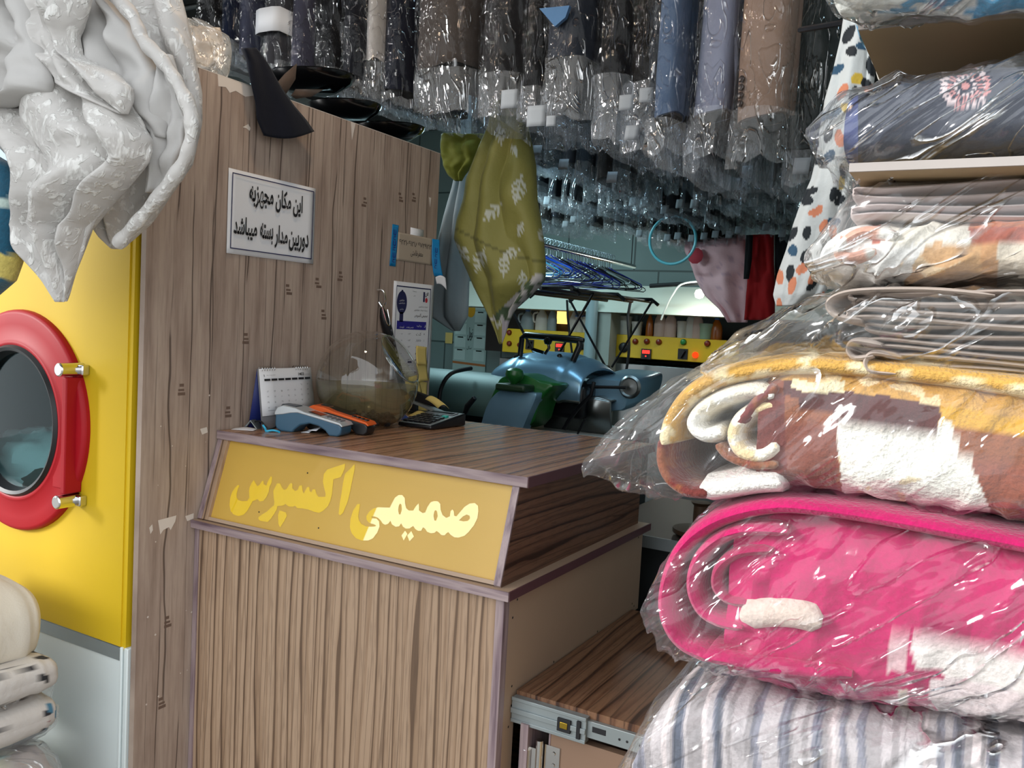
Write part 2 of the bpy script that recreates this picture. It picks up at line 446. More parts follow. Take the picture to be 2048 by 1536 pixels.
M['steel'] = plain('brushed steel', '#8f9494', 0.34, 1.0, var=0.15)
M['zinc'] = plain('zinc strip', '#9aa3a5', 0.45, 0.6, var=0.15)
M['black'] = plain('black plastic', '#101216', 0.35)
M['blackgloss'] = plain('black gloss', '#08090b', 0.14)
M['film'] = film('clear film', haze=0.06, gloss=0.04, fres=1.0, crease=0.5, scale=11, strength=0.95, stretch=(0.45, 0.8, 1.4), rot=(0, radians(-35), 0))
M['filmroll'] = film('stretched clear film', haze=0.05, gloss=0.04, fres=1.1, crease=0.6, rough=0.10, scale=9, strength=0.9, stretch=(0.35, 0.8, 1.5), rot=(0, radians(-42), 0))
M['filmnavy'] = film('taut clear film with slanting creases', haze=0.06, gloss=0.05, fres=1.0, crease=0.7, rough=0.13, scale=15, strength=0.9, stretch=(0.22, 0.8, 2.2), rot=(0, radians(-36), 0))
M['filmhang'] = film('garment cover film', haze=0.010, gloss=0.010, fres=0.45, crease=0.5, rough=0.06, scale=15, strength=0.9, stretch=(1.3, 1.3, 0.6), tint=(0.985, 0.99, 0.995))
M['filmhem'] = film('bunched film hem', haze=0.16, gloss=0.02, fres=0.9, crease=0.6, rough=0.08, scale=14, strength=0.9, stretch=(1.3, 1.3, 0.6), tint=(0.95, 0.97, 1.0))
M['filmrear'] = film('rear garment cover film', haze=0.05, gloss=0.015, fres=0.8, crease=0.4, rough=0.07, scale=15, strength=0.9, stretch=(1.3, 1.3, 0.6), tint=(0.97, 0.985, 1.0))
M['filmgrey'] = film('grey bag film', haze=0.22, gloss=0.04, fres=0.7, rough=0.2, scale=12, strength=0.6)
# ------------------------------------------------------------------ the setting
XP = -1.623                      # face of the board partition
MW = plain('white plaster', '#c9cfce', 0.9, var=0.06)
def box_struct(name, m, *b): return struct(MB().box(*b).build(name, m, smooth=False))
t = NT('worn grey floor tiles'); _c = t.coord()
_b = t.n('TexBrick', {'Vector': _c, 'Color1': hx('#77756f'), 'Color2': hx('#6c6a66'), 'Mortar': hx('#3d3b39'), 'Scale': 1.0, 'Mortar Size': 0.006, 'Brick Width': 0.4, 'Row Height': 0.4}, offset=0.0)
t.bsdf(t.mix(t.noise(_c, 3, 4), _b.outputs[0], hx('#5b5752')), 0.55); M['floor'] = t.mat
t = NT('teal glazed wall slabs'); _c = t.coord(rot=(radians(90), 0, 0))
_b = t.n('TexBrick', {'Vector': _c, 'Color1': hx('#7f9694'), 'Color2': hx('#748b8a'), 'Mortar': hx('#2a3a3a'), 'Scale': 1.0, 'Mortar Size': 0.007, 'Brick Width': 0.55, 'Row Height': 0.62}, offset=0.35)
t.bsdf(t.mix(t.math('MULTIPLY', t.noise(_c, 4, 4), 0.5), _b.outputs[0], hx('#5f7370')), 0.45); M['slab'] = t.mat
box_struct('floor', M['floor'], -4.7, 1.0, 0.4, 6.1, -0.05, 0)
box_struct('ground', plain('pavement', '#8d8b86', 0.9), -8, 8, -14, 0.4, -0.05, -0.001)
box_struct('ceiling', plain('darkened ceiling', '#3c3d3c', 0.9), -4.7, 1.0, 0.55, 6.1, 3.0, 3.08)  # unseen ceiling, coloured dark to dim its reflection in the films
box_struct('wall_back', M['slab'], -4.7, 1.0, 6.0, 6.1, 0, 3.0)
box_struct('wall_left', MW, -4.7, -4.6, 1.2, 6.0, 0, 3.0)
box_struct('wall_added_jamb', plain('grey added jamb', '#8f8d8a', 0.7), -2.42, -2.32, -0.10, 0.7, 0, 3.0)  # unseen jamb added to shade the left side and darken the lettering's reflection
box_struct('wall_right', MW, 0.9, 1.0, 0.55, 6.0, 0, 3.0)

# tall board partition with its torn laminate and marks
mb = MB(); mb.box(XP - 0.016, XP, 1.236, 2.328, 0, 1.944)
kn = [(1.33, 1.20), (1.31, 0.66), (1.52, 1.32), (1.77, 1.475), (1.86, 1.50), (1.95, 1.72), (2.12, 1.76), (2.19, 1.77), (1.80, 1.39), (1.47, 1.14), (1.30, 0.47), (1.66, 1.45)]
for y, z in kn:
    for k in range(3):
        a = RND.uniform(-.004, .004)
        mb.box(XP, XP + 0.0004, y + a, y + a + 0.020 - 0.004 * k, z + k * 0.010, z + k * 0.010 + 0.007 - 0.002 * (k == 1), 1)
def wallpt(a, b, off=0.0006): return V((XP + off, a, b))
tears = [[(1.415, 1.944), (1.535, 1.943), (1.528, 1.925), (1.50, 1.915), (1.47, 1.921), (1.452, 1.912), (1.44, 1.922), (1.418, 1.918)],
         [(1.885, 1.944), (1.905, 1.944), (1.893, 1.895)], [(1.495, 1.842), (1.512, 1.853), (1.52, 1.845), (1.517, 1.838), (1.506, 1.842)],
         [(2.275, 1.797), (2.288, 1.797), (2.284, 1.765)],
         [(1.285, 0.918), (1.335, 0.921), (1.332, 0.907), (1.32, 0.889), (1.315, 0.897), (1.30, 0.893), (1.292, 0.884)], [(1.262, 0.905), (1.270, 0.912), (1.272, 0.898), (1.266, 0.890)],
         [(1.395, 1.118), (1.415, 1.121), (1.418, 1.108), (1.402, 1.104)], [(1.36, 0.915), (1.384, 0.918), (1.384, 0.905), (1.366, 0.902)]]
for pl in tears: put = fill2d([pl]); mb.add([wallpt(*p) for p in put[0]], put[1], 2)
for k in range(16):
    y, z = RND.uniform(1.25, 1.42), RND.uniform(0.45, 1.2); r = RND.uniform(.001, .003)
    mb.add([wallpt(y - r, z), wallpt(y, z - r), wallpt(y + r, z), wallpt(y, z + r)], [(0, 1, 2, 3)], 2)
mb.box(XP - 0.016, XP + .0005, 1.236, 2.328, 1.944, 1.9455, 2)
M['knot'] = plain('burnt knot mark', '#6b574b', 0.8)
part = struct(mb.build('wall_partition', [M['board'], M['knot'], M['tornpaper']], smooth=False, fix=False))

# ------------------------------------------------------------------ big yellow tumble dryer on the left
YM = 1.232; CX, CZ = -2.062, 1.106
dry = thing('tumble_dryer', 'big yellow laundry machine with a red round porthole door at the far left', 'laundry machine', (-2.3, 1.7, 0))
circ = lambda r, n=56: [(CX + r * cos(2 * pi * i / n), CZ + r * sin(2 * pi * i / n)) for i in range(n)]
mb = MB()
fl = fill2d([[(-3.1, 0.630), (-1.668, 0.630), (-1.668, 1.572), (-3.1, 1.572)], circ(0.215)])
mb.add([V((a, YM, b)) for a, b in fl[0]], fl[1])
mb.box(-1.668, -1.655, YM + 0.002, YM + 0.02, 0.625, 1.572, 0)
mb.box(-3.1, -1.668, YM + 0.60, YM + 1.05, 0.02, 1.9, 1)
mb.build('front_panel', [M['yellow'], M['black']], dry, smooth=False, solid=0.004)
mb = MB(); mb.box(-3.1, -1.668, YM - 0.001, YM + 0.02, 0.02, 0.598); mb.box(-1.668, -1.660, YM - 0.004, YM + 0.03, 0.02, 0.63); mb.box(-1.656, -1.643, YM - 0.002, YM + 0.03, 0.02, 0.63)
mb.build('lower_panel', M['white'], dry, bevel=0.002)['label'] = 'white lower panel'
MB().box(-3.1, -1.668, YM - 0.003, YM + 0.02, 0.598, 0.628).build('dividing_strip', M['zinc'], dry)['label'] = 'grey zinc strip'
MB().box(-3.1, -1.65, YM + 0.004, YM + 0.03, 1.584, 1.9).build('upper_panel', plain('pale blue enamel', '#8fb0c4', 0.4), dry)['label'] = 'pale blue upper panel'
MB().box(-3.1, -1.655, YM - 0.002, YM + 0.03, 1.572, 1.584).build('top_strip', M['zinc'], dry)
RY = Matrix.Rotation(radians(90), 3, 'X')      # lathe axis -> -Y
mb = MB().lathe([(0.176, 0.0), (0.180, 0.024), (0.190, 0.028), (0.200, 0.022), (0.235, 0.020), (0.262, 0.019), (0.269, 0.013), (0.270, 0.0)], (CX, YM, CZ), RY, 72, caps=False)
mb.hexa([(CX + 0.16, YM - 0.001, 0.965), (-1.832, YM - 0.001, 0.965), (-1.832, YM - 0.022, 0.965), (CX + 0.16, YM - 0.022, 0.965), (CX + 0.16, YM - 0.001, 1.232), (-1.832, YM - 0.001, 1.232), (-1.832, YM - 0.022, 1.232), (CX + 0.16, YM - 0.022, 1.232)])
mb.box(-1.836, -1.820, YM - 0.045, YM - 0.002, 0.962, 1.230)
door = mb.build('door', M['red'], dry, bevel=0.003); door['label'] = 'red round porthole door'
MB().lathe([(0.164, 0.004), (0.170, 0.030), (0.178, 0.034), (0.184, 0.026), (0.182, 0.0)], (CX, YM, CZ), RY, 64, caps=False).build('gasket', M['rubber'], door)
MB().lathe([(0.0, 0.012), (0.05, 0.0115), (0.11, 0.0095), (0.166, 0.006)], (CX, YM, CZ), RY, 48).build('porthole_glass', glassy('porthole glass', (0.66, 0.80, 0.82), 0.008, edge=0.25), door)
for z in (1.247, 0.945):
    mb = MB().tube([(-1.829, YM - 0.060, z), (-1.829, YM, z)], 0.0155, 20)
    mb.box(-1.835, -1.80, YM - 0.02, YM - 0.001, z - 0.012, z + 0.012)
    mb.build('hinge_pin', M['chrome'], dry, bevel=0.003)['label'] = 'chrome hinge pin'
mb = MB(); mb.lathe([(0.215, 0.0), (0.33, -0.08), (0.34, -0.55), (0.0, -0.56)], (CX, YM + 0.002, CZ), RY, 40, caps=False)
for k in range(4):
    q = k * pi / 2 + 0.5; mb.obox((CX + 0.32 * cos(q), YM + 0.3, CZ + 0.32 * sin(q)), (0.05, 0.5, 0.03), Matrix.Rotation(-q, 3, 'Y'))
mb.build('drum', plain('dark teal drum', '#1d353d', 0.6, 0.0, var=.03), dry)
for k, (dx, dz, r, c, nm) in enumerate(((-0.21, -0.185, 0.165, '#eef2ec', 'white laundry heaped in the dryer drum behind the porthole glass'), (-0.05, -0.215, 0.10, '#1f4a45', 'dark green laundry lying right of the white laundry in the drum'))):
    def f(u, v, dx=dx, dz=dz, r=r, k=k):
        q = u * 2 * pi; w = (v - .5) * pi; p = V((cos(q) * cos(w), sin(q) * cos(w), sin(w)))
        rr = r * (1 + 0.22 * nz(p, 2.2, 5 + k) + 0.10 * rid(p, 3.0, k))
        return V((CX + dx, YM + 0.19 - 0.05 * k, CZ + dz)) + V((p.x * rr * 1.2, p.y * rr * .8, p.z * rr * 0.75))
    tag(MB().grid(f, 40, 24, cu=True).build('laundry', cloth('laundry ' + str(k), c)), nm, 'laundry')

# ------------------------------------------------------------------ reception counter
CT = 1.111
cn = thing('reception_counter', 'zebra-wood reception counter with a slanted yellow glass sign across its front', 'counter', (-1.2, 1.75, 0))
MB().box(-1.612, -0.790, 1.392, 1.408, 0.0, 0.885).build('front_panel', M['front'], cn, smooth=False)
for a, b in ((-1.622, -1.609), (-0.7905, -0.772)): MB().box(a, b, 1.388, 1.41, 0, 0.885).build('front_edging', M['trimz'], cn, bevel=0.001)['label'] = 'mauve upright edging'
mb = MB(); mb.box(-1.622, -0.758, 1.378, 2.13, 0.887, 0.903)
mb.build('middle_board', M['pale'], cn, bevel=0.001)
MB().box(-1.622, -0.757, 1.3755, 1.379, 0.886, 0.904).build('middle_edging', M['trimx'], cn)
MB().box(-0.759, -0.756, 1.379, 2.13, 0.886, 0.904).build('middle_edging', plain('dark mauve edging', '#5b3a40', .45), cn)
MB().box(-1.621, -0.768, 1.447, 2.15, 1.092, CT).build('countertop', M['topw'], cn)
MB().box(-1.621, -0.766, 1.4435, 1.4475, 1.0905, CT + .0005).build('top_edging', M['trimx'], cn, bevel=0.0015)['label'] = 'mauve top edging'
MB().box(-0.769, -0.765, 1.447, 2.15, 1.0905, CT + .0005).build('top_edging', plain('dark mauve edging', '#5b3a40', .45), cn)
g0, g1 = V((0, 1.404, 0.903)), V((0, 1.460, 1.092))
gdir = (g1 - g0).normalized(); gn = V((0, -gdir.z, gdir.y)).normalized()
def sl(x, s, off=0.0): return V((x, 0, 0)) + g0 + gdir * s + gn * off
GL = (g1 - g0).length
# upper side walls with slanted fronts
for x0, x1 in ((-1.619, -1.605), (-0.800, -0.785)):
    mb = MB(); mb.hexa([(x0, 1.395, .903), (x1, 1.395, .903), (x1, 2.11, .903), (x0, 2.11, .903), (x0, 1.452, 1.092), (x1, 1.452, 1.092), (x1, 2.11, 1.092), (x0, 2.11, 1.092)])
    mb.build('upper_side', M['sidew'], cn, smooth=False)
    e = MB(); e.hexa([sl(x0, 0, .0125), sl(x1, 0, .0125), sl(x1, 0, .0085), sl(x0, 0, .0085), sl(x0, GL, .0125), sl(x1, GL, .0125), sl(x1, GL, .0085), sl(x0, GL, .0085)])
    e.build('slanted_edging', M['trimz'], cn)
mb = MB(); mb.hexa([sl(-1.605, 0, .012), sl(-1.585, 0, .012), sl(-1.585, 0, -.004), sl(-1.605, 0, -.004), sl(-1.605, GL, .012), sl(-1.585, GL, .012), sl(-1.585, GL, -.004), sl(-1.605, GL, -.004)])
mb.build('sign_batten', M['front'], cn)
mb = MB(); mb.hexa([sl(-1.605, 0, .011), sl(-.80, 0, .011), sl(-.80, 0, -.004), sl(-1.605, 0, -.004), sl(-1.605, .008, .011), sl(-.80, .008, .011), sl(-.80, .008, -.004), sl(-1.605, .008, -.004)])
mb.build('sign_batten', M['pale'], cn)
mb = MB(); mb.hexa([sl(-1.588, 0.002, .004), sl(-.80, 0.002, .004), sl(-.80, 0.002, -.002), sl(-1.588, 0.002, -.002), sl(-1.588, GL, .004), sl(-.80, GL, .004), sl(-.80, GL, -.002), sl(-1.588, GL, -.002)])
t = NT('frosted yellow glass'); _c = t.coord()
_f = t.mix(t.noise(_c, 3.5, 3), hx('#c39a40'), hx('#cfab52'))
t.bsdf(_f, 0.30, 0, t.bump(t.noise(_c, 400, 2), 0.08, .001), Specular_IOR_Level=0.55); M['frost'] = t.mat
sign = mb.build('sign_glass', M['frost'], cn, smooth=False); sign['label'] = 'frosted yellow sign glass'
# lettering traced as strokes on the glass plane
def L1(pts): return [(440 + x / 7.314, 900 + y / 7.314) for x, y in pts]
def L2(pts): return [(680 + x / 6.827, 920 + y / 6.827) for x, y in pts]
gp = sl(-1.2, 0.1, 0.0045)
def glass_ab(u, v):
    p = atP(u, v, gp, gn); return (p.x, (p - g0).dot(gdir))
SEEN = L1([(265, 510), (285, 525), (262, 570), (245, 640), (245, 690), (265, 730), (320, 748), (400, 745), (430, 700), (425, 600), (435, 545), (465, 480), (495, 440), (520, 490), (550, 530), (580, 510), (615, 455), (635, 450), (640, 500), (680, 520), (700, 460), (745, 385), (762, 400), (755, 480), (725, 540), (715, 610), (680, 690), (635, 745), (580, 752), (550, 720), (515, 735), (480, 745), (450, 800), (400, 890), (340, 950), (270, 965), (200, 945), (155, 890), (140, 800), (150, 700), (180, 610), (225, 550)])
EXPR = L1([(835, 490), (880, 490), (905, 545), (940, 585), (975, 570), (1010, 510), (1035, 482), (1060, 490), (1060, 560), (1100, 600), (1140, 580), (1160, 525), (1200, 515), (1210, 600), (1225, 635), (1250, 590), (1275, 545), (1305, 540), (1315, 600), (1335, 620), (1360, 575), (1395, 575), (1410, 640), (1440, 685), (1540, 685), (1545, 640), (1520, 540), (1505, 460), (1520, 350), (1570, 285), (1830, 200), (1825, 270), (1770, 395), (1660, 430), (1650, 520), (1640, 640), (1615, 740), (1580, 820), (1510, 890), (1450, 920), (1380, 905), (1290, 870), (1210, 855), (1130, 850), (1100, 815), (1070, 830), (1000, 825), (960, 790), (920, 815), (840, 820), (830, 870), (790, 940), (740, 1010), (700, 1052), (640, 1045), (575, 1030), (560, 990), (610, 945), (690, 900), (740, 850), (790, 810), (795, 750), (785, 680), (780, 600), (800, 560)])
PDOT = L1([(870, 885), (960, 910), (980, 960), (940, 1040), (880, 1132), (855, 1080), (850, 950)])
ALEF = L1([(1970, 205), (1970, 280), (1940, 420), (1905, 600), (1870, 750), (1800, 920), (1755, 960), (1735, 930), (1750, 800), (1780, 620), (1800, 480), (1830, 350), (1900, 280)])
SAM = L2([(235, 605), (275, 600), (262, 680), (250, 760), (258, 820), (290, 870), (350, 905), (420, 912), (480, 907), (493, 893), (470, 880), (400, 860), (365, 820), (360, 770), (395, 710), (450, 665), (520, 645), (600, 648), (680, 650), (705, 600), (750, 515), (800, 478), (850, 478), (885, 520), (890, 600), (905, 660), (940, 690), (1000, 690), (1030, 640), (1075, 590), (1080, 640), (1080, 690), (1130, 725), (1165, 715), (1195, 640), (1240, 575), (1290, 560), (1340, 565), (1370, 600), (1375, 680), (1400, 750), (1450, 790), (1500, 770), (1510, 700), (1535, 675), (1555, 700), (1560, 760), (1590, 770), (1640, 710), (1700, 640), (1770, 595), (1840, 587), (1885, 625), (1890, 700), (1875, 800), (1830, 890), (1760, 980), (1700, 1035), (1620, 1060), (1560, 1055), (1510, 1020), (1480, 985), (1455, 1000), (1430, 1028), (1385, 1025), (1350, 990), (1320, 970), (1290, 995), (1240, 1000), (1190, 980), (1160, 935), (1135, 920), (1110, 965), (1070, 968), (1030, 945), (1000, 900), (950, 935), (900, 938), (860, 910), (835, 865), (810, 905), (760, 912), (710, 880), (690, 830), (660, 870), (620, 885), (585, 870), (560, 830), (520, 790), (470, 770), (430, 770), (440, 795), (500, 800), (535, 840), (540, 910), (510, 990), (450, 1070), (390, 1098), (300, 1100), (220, 1070), (160, 1000), (135, 920), (145, 800), (180, 690)])
HOLE = [L2([(820, 595), (840, 610), (845, 680), (825, 745), (805, 740), (795, 680), (805, 620)]), L2([(1305, 685), (1325, 700), (1335, 770), (1310, 830), (1290, 825), (1278, 760), (1290, 700)]), L2([(1625, 825), (1680, 770), (1730, 745), (1770, 760), (1775, 800), (1745, 830), (1690, 838)])]
DOTS = [L2([(890, 965), (922, 1010), (870, 1100), (840, 1030)]), L2([(975, 970), (1010, 1045), (950, 1110), (918, 1030)])]
mb = MB()
for group in ([SEEN], [EXPR], [PDOT], [ALEF], [SAM] + HOLE, [DOTS[0]], [DOTS[1]]):
    vs, fs = fill2d([[glass_ab(*p) for p in pl] for pl in group])
    mb.add([sl(a, b, .0046) for a, b in vs], fs)
t = NT('mirror yellow lettering'); M['letter'] = t.done(t.n('MixShader', {0: .26, 1: t.n('BsdfDiffuse', {'Color': (1.0, .66, .0, 1)}), 2: t.n('BsdfGlossy', {'Roughness': .015, 'Color': (1, 1, 1, 1)})}))
mb.build('lettering', M['letter'], sign, smooth=False, fix=False)
mb = MB()
for u, v in ((615, 946), (518, 1024), (637, 1056)):
    a, b = glass_ab(u, v); mb.lathe([(0.0016, 0), (0.0016, 0.001), (0, 0.0012)], sl(a, b, .004), Matrix((V((1, 0, 0)), gdir, gn)).transposed(), 8)
mb.build('glass_pin', M['ink'], sign)
# right flank: pale board with screw holes, post, pull-out shelf on a steel slide, open door below
mb = MB(); mb.box(-0.785, -0.772, 1.41, 2.115, 0.676, 0.886); mb.box(-0.785, -0.772, 1.41, 1.452, 0.0, 0.676)
for y, z in ((1.44, 0.872), (2.085, 0.872), (1.425, 0.84), (2.07, 0.70), (2.085, 0.69), (1.62, 0.69), (1.85, 0.69), (1.437, 0.70), (1.44, 0.66), (1.432, 0.62), (1.42, 0.50)):
    mb.lathe([(0.0026, 0), (0, 0.0002)], (-0.7718, y, z), Matrix.Rotation(radians(90), 3, 'Y'), 8, 1)
mb.build('lower_side', [M['pale'], M['ink']], cn, smooth=False)
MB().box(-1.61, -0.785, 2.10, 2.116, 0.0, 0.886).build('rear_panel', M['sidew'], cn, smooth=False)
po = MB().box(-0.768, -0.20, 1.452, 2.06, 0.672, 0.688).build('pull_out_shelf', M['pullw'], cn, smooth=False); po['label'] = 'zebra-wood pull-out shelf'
mb = MB(); mb.box(-0.769, -0.61, 1.436, 1.452, 0.632, 0.680); mb.box(-0.769, -0.61, 1.434, 1.437, 0.674, 0.681); mb.box(-0.769, -0.61, 1.434, 1.437, 0.631, 0.638); mb.box(-0.769, -0.61, 1.432, 1.437, 0.650, 0.660)
mb.box(-0.61, -0.24, 1.442, 1.452, 0.642, 0.674)
mb.box(-0.668, -0.640, 1.4315, 1.4365, 0.643, 0.668, 1); mb.box(-0.662, -0.646, 1.430, 1.4345, 0.650, 0.662, 2); mb.box(-0.628, -0.620, 1.4315, 1.437, 0.638, 0.672, 1); mb.box(-0.600, -0.572, 1.4415, 1.443, 0.655, 0.666, 1)
for x in (-0.545, -0.53, -0.505): mb.lathe([(0.003, 0), (0, .001)], (x, 1.4415, 0.657), RY, 8, 1)
mb.build('slide_rail', [M['zinc'], M['ink'], M['brass']], po, bevel=0.0008)['label'] = 'zinc drawer slide'
MB().box(-0.769, -0.24, 2.055, 2.068, 0.632, 0.678).build('slide_rail', M['zinc'], po)
MB().box(-0.744, -0.727, 1.43, 1.62, 0, 0.636).build('side_batten', M['trimz'], cn)
cd = MB().box(-0.690, -0.36, 1.455, 1.473, 0.02, 0.622).build('cupboard_door', plain('brown laminate', '#8a6f5c', .5), cn); cd['label'] = 'brown door standing open'
MB().box(-0.6935, -0.690, 1.454, 1.474, 0.02, 0.622).build('door_edging', M['trimz'], cd)
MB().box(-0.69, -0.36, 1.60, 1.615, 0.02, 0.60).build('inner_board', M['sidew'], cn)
mb = MB(); mb.tube([(-0.708, 1.445, 0.52), (-0.708, 1.445, 0.607)], 0.0075, 14); mb.tube([(-0.733, 1.438, 0.50), (-0.733, 1.438, 0.585)], 0.0075, 14); mb.lathe([(0.0085, 0), (0.006, 0.006), (0, 0.007)], (-0.733, 1.438, 0.585), None, 14)
mb.box(-0.733, -0.708, 1.440, 1.446, 0.515, 0.59); mb.box(-0.70, -0.668, 1.4525, 1.455, 0.50, 0.598)
for z in (0.585, 0.562): mb.lathe([(0.004, 0), (0.003, .002), (0, .002)], (-0.680, 1.4525, z), RY, 10)
mb.build('hinge', M['chrome'], cd)['label'] = 'chrome hinge'

# ------------------------------------------------------------------ papers on the partition
def wl(a, b, o): return V((XP + o, a, b))
def sheet(name, label, cat, ya_, yb_, z0, z1, m, off=0.001, curl=0.0, group=None, shear=0.0):
    mb = MB(); mb.grid(lambda u, v: wl(lerp(ya_, yb_, u), lerp(z0, z1, v) + shear * (u - .5), off + curl * (abs(u - .5) * 2) ** 4 * (1 - v * .5) + .0004), 12, 12)
    return tag(mb.build(name, m, solid=0.0006), label, cat, group)
s = sheet('notice', 'white framed notice with two lines of heavy black writing on the board partition', 'notice', 1.454, 1.752, 1.537, 1.738, M['paper'], curl=0.003)
mb = MB(); f = lambda a, b: wl(a, b, 0.0065)
for a0, b0, a1, b1 in ((1.463, 1.551, 1.4655, 1.728), (1.7405, 1.551, 1.743, 1.728), (1.463, 1.549, 1.743, 1.5515), (1.463, 1.7265, 1.743, 1.729)):
    mb.add([f(a0, b0), f(a1, b0), f(a1, b1), f(a0, b1)], [(0, 1, 2, 3)], 1)
for txt, bx in (('این', (1.668, 1.652, 1.702, 1.710)), ('مکان', (1.606, 1.655, 1.660, 1.713)), ('مجهزبه', (1.518, 1.655, 1.598, 1.709)), ('دوربین', (1.657, 1.563, 1.729, 1.614)), ('مدار', (1.607, 1.565, 1.652, 1.624)), ('بسته', (1.557, 1.572, 1.601, 1.622)), ('میباشد', (1.472, 1.575, 1.547, 1.629))):
    put2d(mb, text2d(txt, 0.026), bx, f)
mb.build('writing', [M['ink'], M['navyink']], s, smooth=False, fix=False)

s = sheet('card_note', 'beige handwritten note with a long number held by blue tape strips', 'note', 2.118, 2.310, 1.583, 1.668, plain('beige card', '#b3a492', .8))
mb = MB(); f = lambda a, b: wl(a, b, 0.0025)
put2d(mb, text2d('۶۲۲۱۰۶۱۲۱۸۶۷۲۹۲۳', 0.0, False), (2.128, 1.632, 2.300, 1.648), f); put2d(mb, text2d('معفرظامتی'), (2.19, 1.600, 2.255, 1.622), f)
mb.build('writing', M['ink'], s, smooth=False, fix=False)
tag(MB().grid(lambda u, v: wl(lerp(2.185, 2.255, u), lerp(1.650, 1.690, v), .0008), 2, 2).build('note_tab', M['paper'], solid=.0005), 'small white paper tab above the beige number note', 'paper')
BT = plain('blue packing tape', '#1483c0', 0.25)
for y0, y1, lab in ((2.092, 2.123, 'blue tape strip on the left end of the beige number note'), (2.303, 2.333, 'blue tape strip peeling off the right end of the beige number note')):
    lo = y0 > 2.2
    o = tag(MB().grid(lambda u, v: wl(lerp(y0, y1, u) + (.02 * (1 - v) ** 3 if lo else 0) - .006 * (1 - v) * (not lo), lerp(1.562 if not lo else 1.55, 1.688 if not lo else 1.668, v), .002 + (.016 * u * (1 - v * .5) if lo else 0)), 8, 10).build('tape_strip', BT, solid=.0004), lab, 'tape')
    mb = MB()
    for z in (1.66, 1.628, 1.592):
        if lo and z > 1.65: continue
        put2d(mb, text2d('لا', .01), (y0 + .004, z - .004, y0 + .018, z + .012), lambda a, b: wl(a, b, .0045 + (.008 if lo else 0)))
        put2d(mb, text2d('ح', .01), (y0 + .004, z - .018, y0 + .018, z - .007), lambda a, b: wl(a, b, .0045 + (.008 if lo else 0)))
    mb.build('print', M['blueink'], o, smooth=False, fix=False)
tag(MB().grid(lambda u, v: wl(2.322 + .03 * u + .01 * v, 1.545 - .02 * v - .02 * u * v + .008 * sin(3 * u), .008 + .02 * u), 6, 6).build('tape_tail', M['paper'], solid=.0005), 'curled white tail hanging below the right blue tape', 'tape')

s = sheet('price_list', 'white printed price list with a blue table heading', 'price list', 2.112, 2.325, 1.215, 1.519, M['paper'])
mb = MB(); f = lambda a, b: wl(a, b, 0.0024)
def bar(a0, b0, a1, b1, m=0): mb.add([f(a0, b0), f(a1, b0), f(a1, b1), f(a0, b1)], [(0, 1, 2, 3)], m)
for a0, b0, a1, b1 in ((2.126, 1.222, 2.128, 1.505), (2.306, 1.222, 2.309, 1.505), (2.126, 1.503, 2.309, 1.5065)): bar(a0, b0, a1, b1, 1)
fs_ = fill2d([[(2.156 + .026 * cos(q * pi / 16), 1.455 + .036 * sin(q * pi / 16)) for q in range(32)]]); mb.add([f(*p) for p in fs_[0]], fs_[1], 1)
bar(2.147, 1.395, 2.166, 1.425, 1); bar(2.152, 1.488, 2.160, 1.494, 1)
mb.m_ = 0
g = lambda a, b: wl(a, b, 0.0028)
for bx in ((2.143, 1.458, 2.168, 1.465), (2.140, 1.450, 2.172, 1.456), (2.146, 1.431, 2.166, 1.437)): put2d(mb, text2d('خشکشویی'), bx, g, 3)
bar(2.268, 1.462, 2.277, 1.494, 1); put2d(mb, text2d('ص', .02), (2.278, 1.478, 2.296, 1.494), f); fs_ = fill2d([[(2.286 + .007 * cos(q * pi / 8), 1.468 + .008 * sin(q * pi / 8)) for q in range(16)]]); mb.add([f(*p) for p in fs_[0]], fs_[1], 4)
for bx, tx in (((2.210, 1.490, 2.230, 1.495), 'بسمه'), ((2.215, 1.477, 2.226, 1.481), 'تعالی'), ((2.245, 1.443, 2.295, 1.449), 'اتحادیه خشکشویی'), ((2.222, 1.431, 2.295, 1.438), 'نرخنامه خدمات خشکشویی'), ((2.225, 1.410, 2.296, 1.424), 'صمیمی اکسپرس')): put2d(mb, text2d(tx), bx, f)
bar(2.135, 1.372, 2.291, 1.398, 2)
for bx, tx in (((2.150, 1.375, 2.172, 1.383), 'قیمت'), ((2.185, 1.375, 2.222, 1.381), 'تعرفه'), ((2.240, 1.378, 2.265, 1.388), 'نوع البسه'), ((2.28, 1.38, 2.288, 1.388), 'ر')): put2d(mb, text2d(tx, .01), bx, g, 3)
for r, tx in enumerate(('کت', 'شلوار', 'پیراهن', 'مانتو', 'پالتو', 'کاپشن', 'پتو')):
    z = 1.358 - r * 0.0205
    put2d(mb, text2d(tx), (2.238, z - .004, 2.266, z + .005), f); put2d(mb, text2d('۵۰۰۰'), (2.150, z - .002, 2.166, z + .002), f, 5); put2d(mb, text2d('۳۵۰۰'), (2.192, z - .002, 2.210, z + .003), f, 5)
    put2d(mb, text2d(str(r + 1), 0, False), (2.281, z - .002, 2.284, z + .003), f, 5)
for r in range(11):
    z = 1.205 + .013 + r * 0.0045
    if r not in (5, 8): put2d(mb, text2d(('توجه لطفا رسید خود را همراه داشته باشید', 'این واحد مسئول البسه مانده نیست')[r % 2]), (2.135, z, 2.245, z + .0032), f, 0)
bar(2.14, 1.230, 2.185, 1.234, 1); bar(2.20, 1.266, 2.222, 1.272, 1)
mb.build('writing', [M['ink'], M['navyink'], M['blueink'], M['paper'], M['redink'], M['greyink']], s, smooth=False, fix=False)

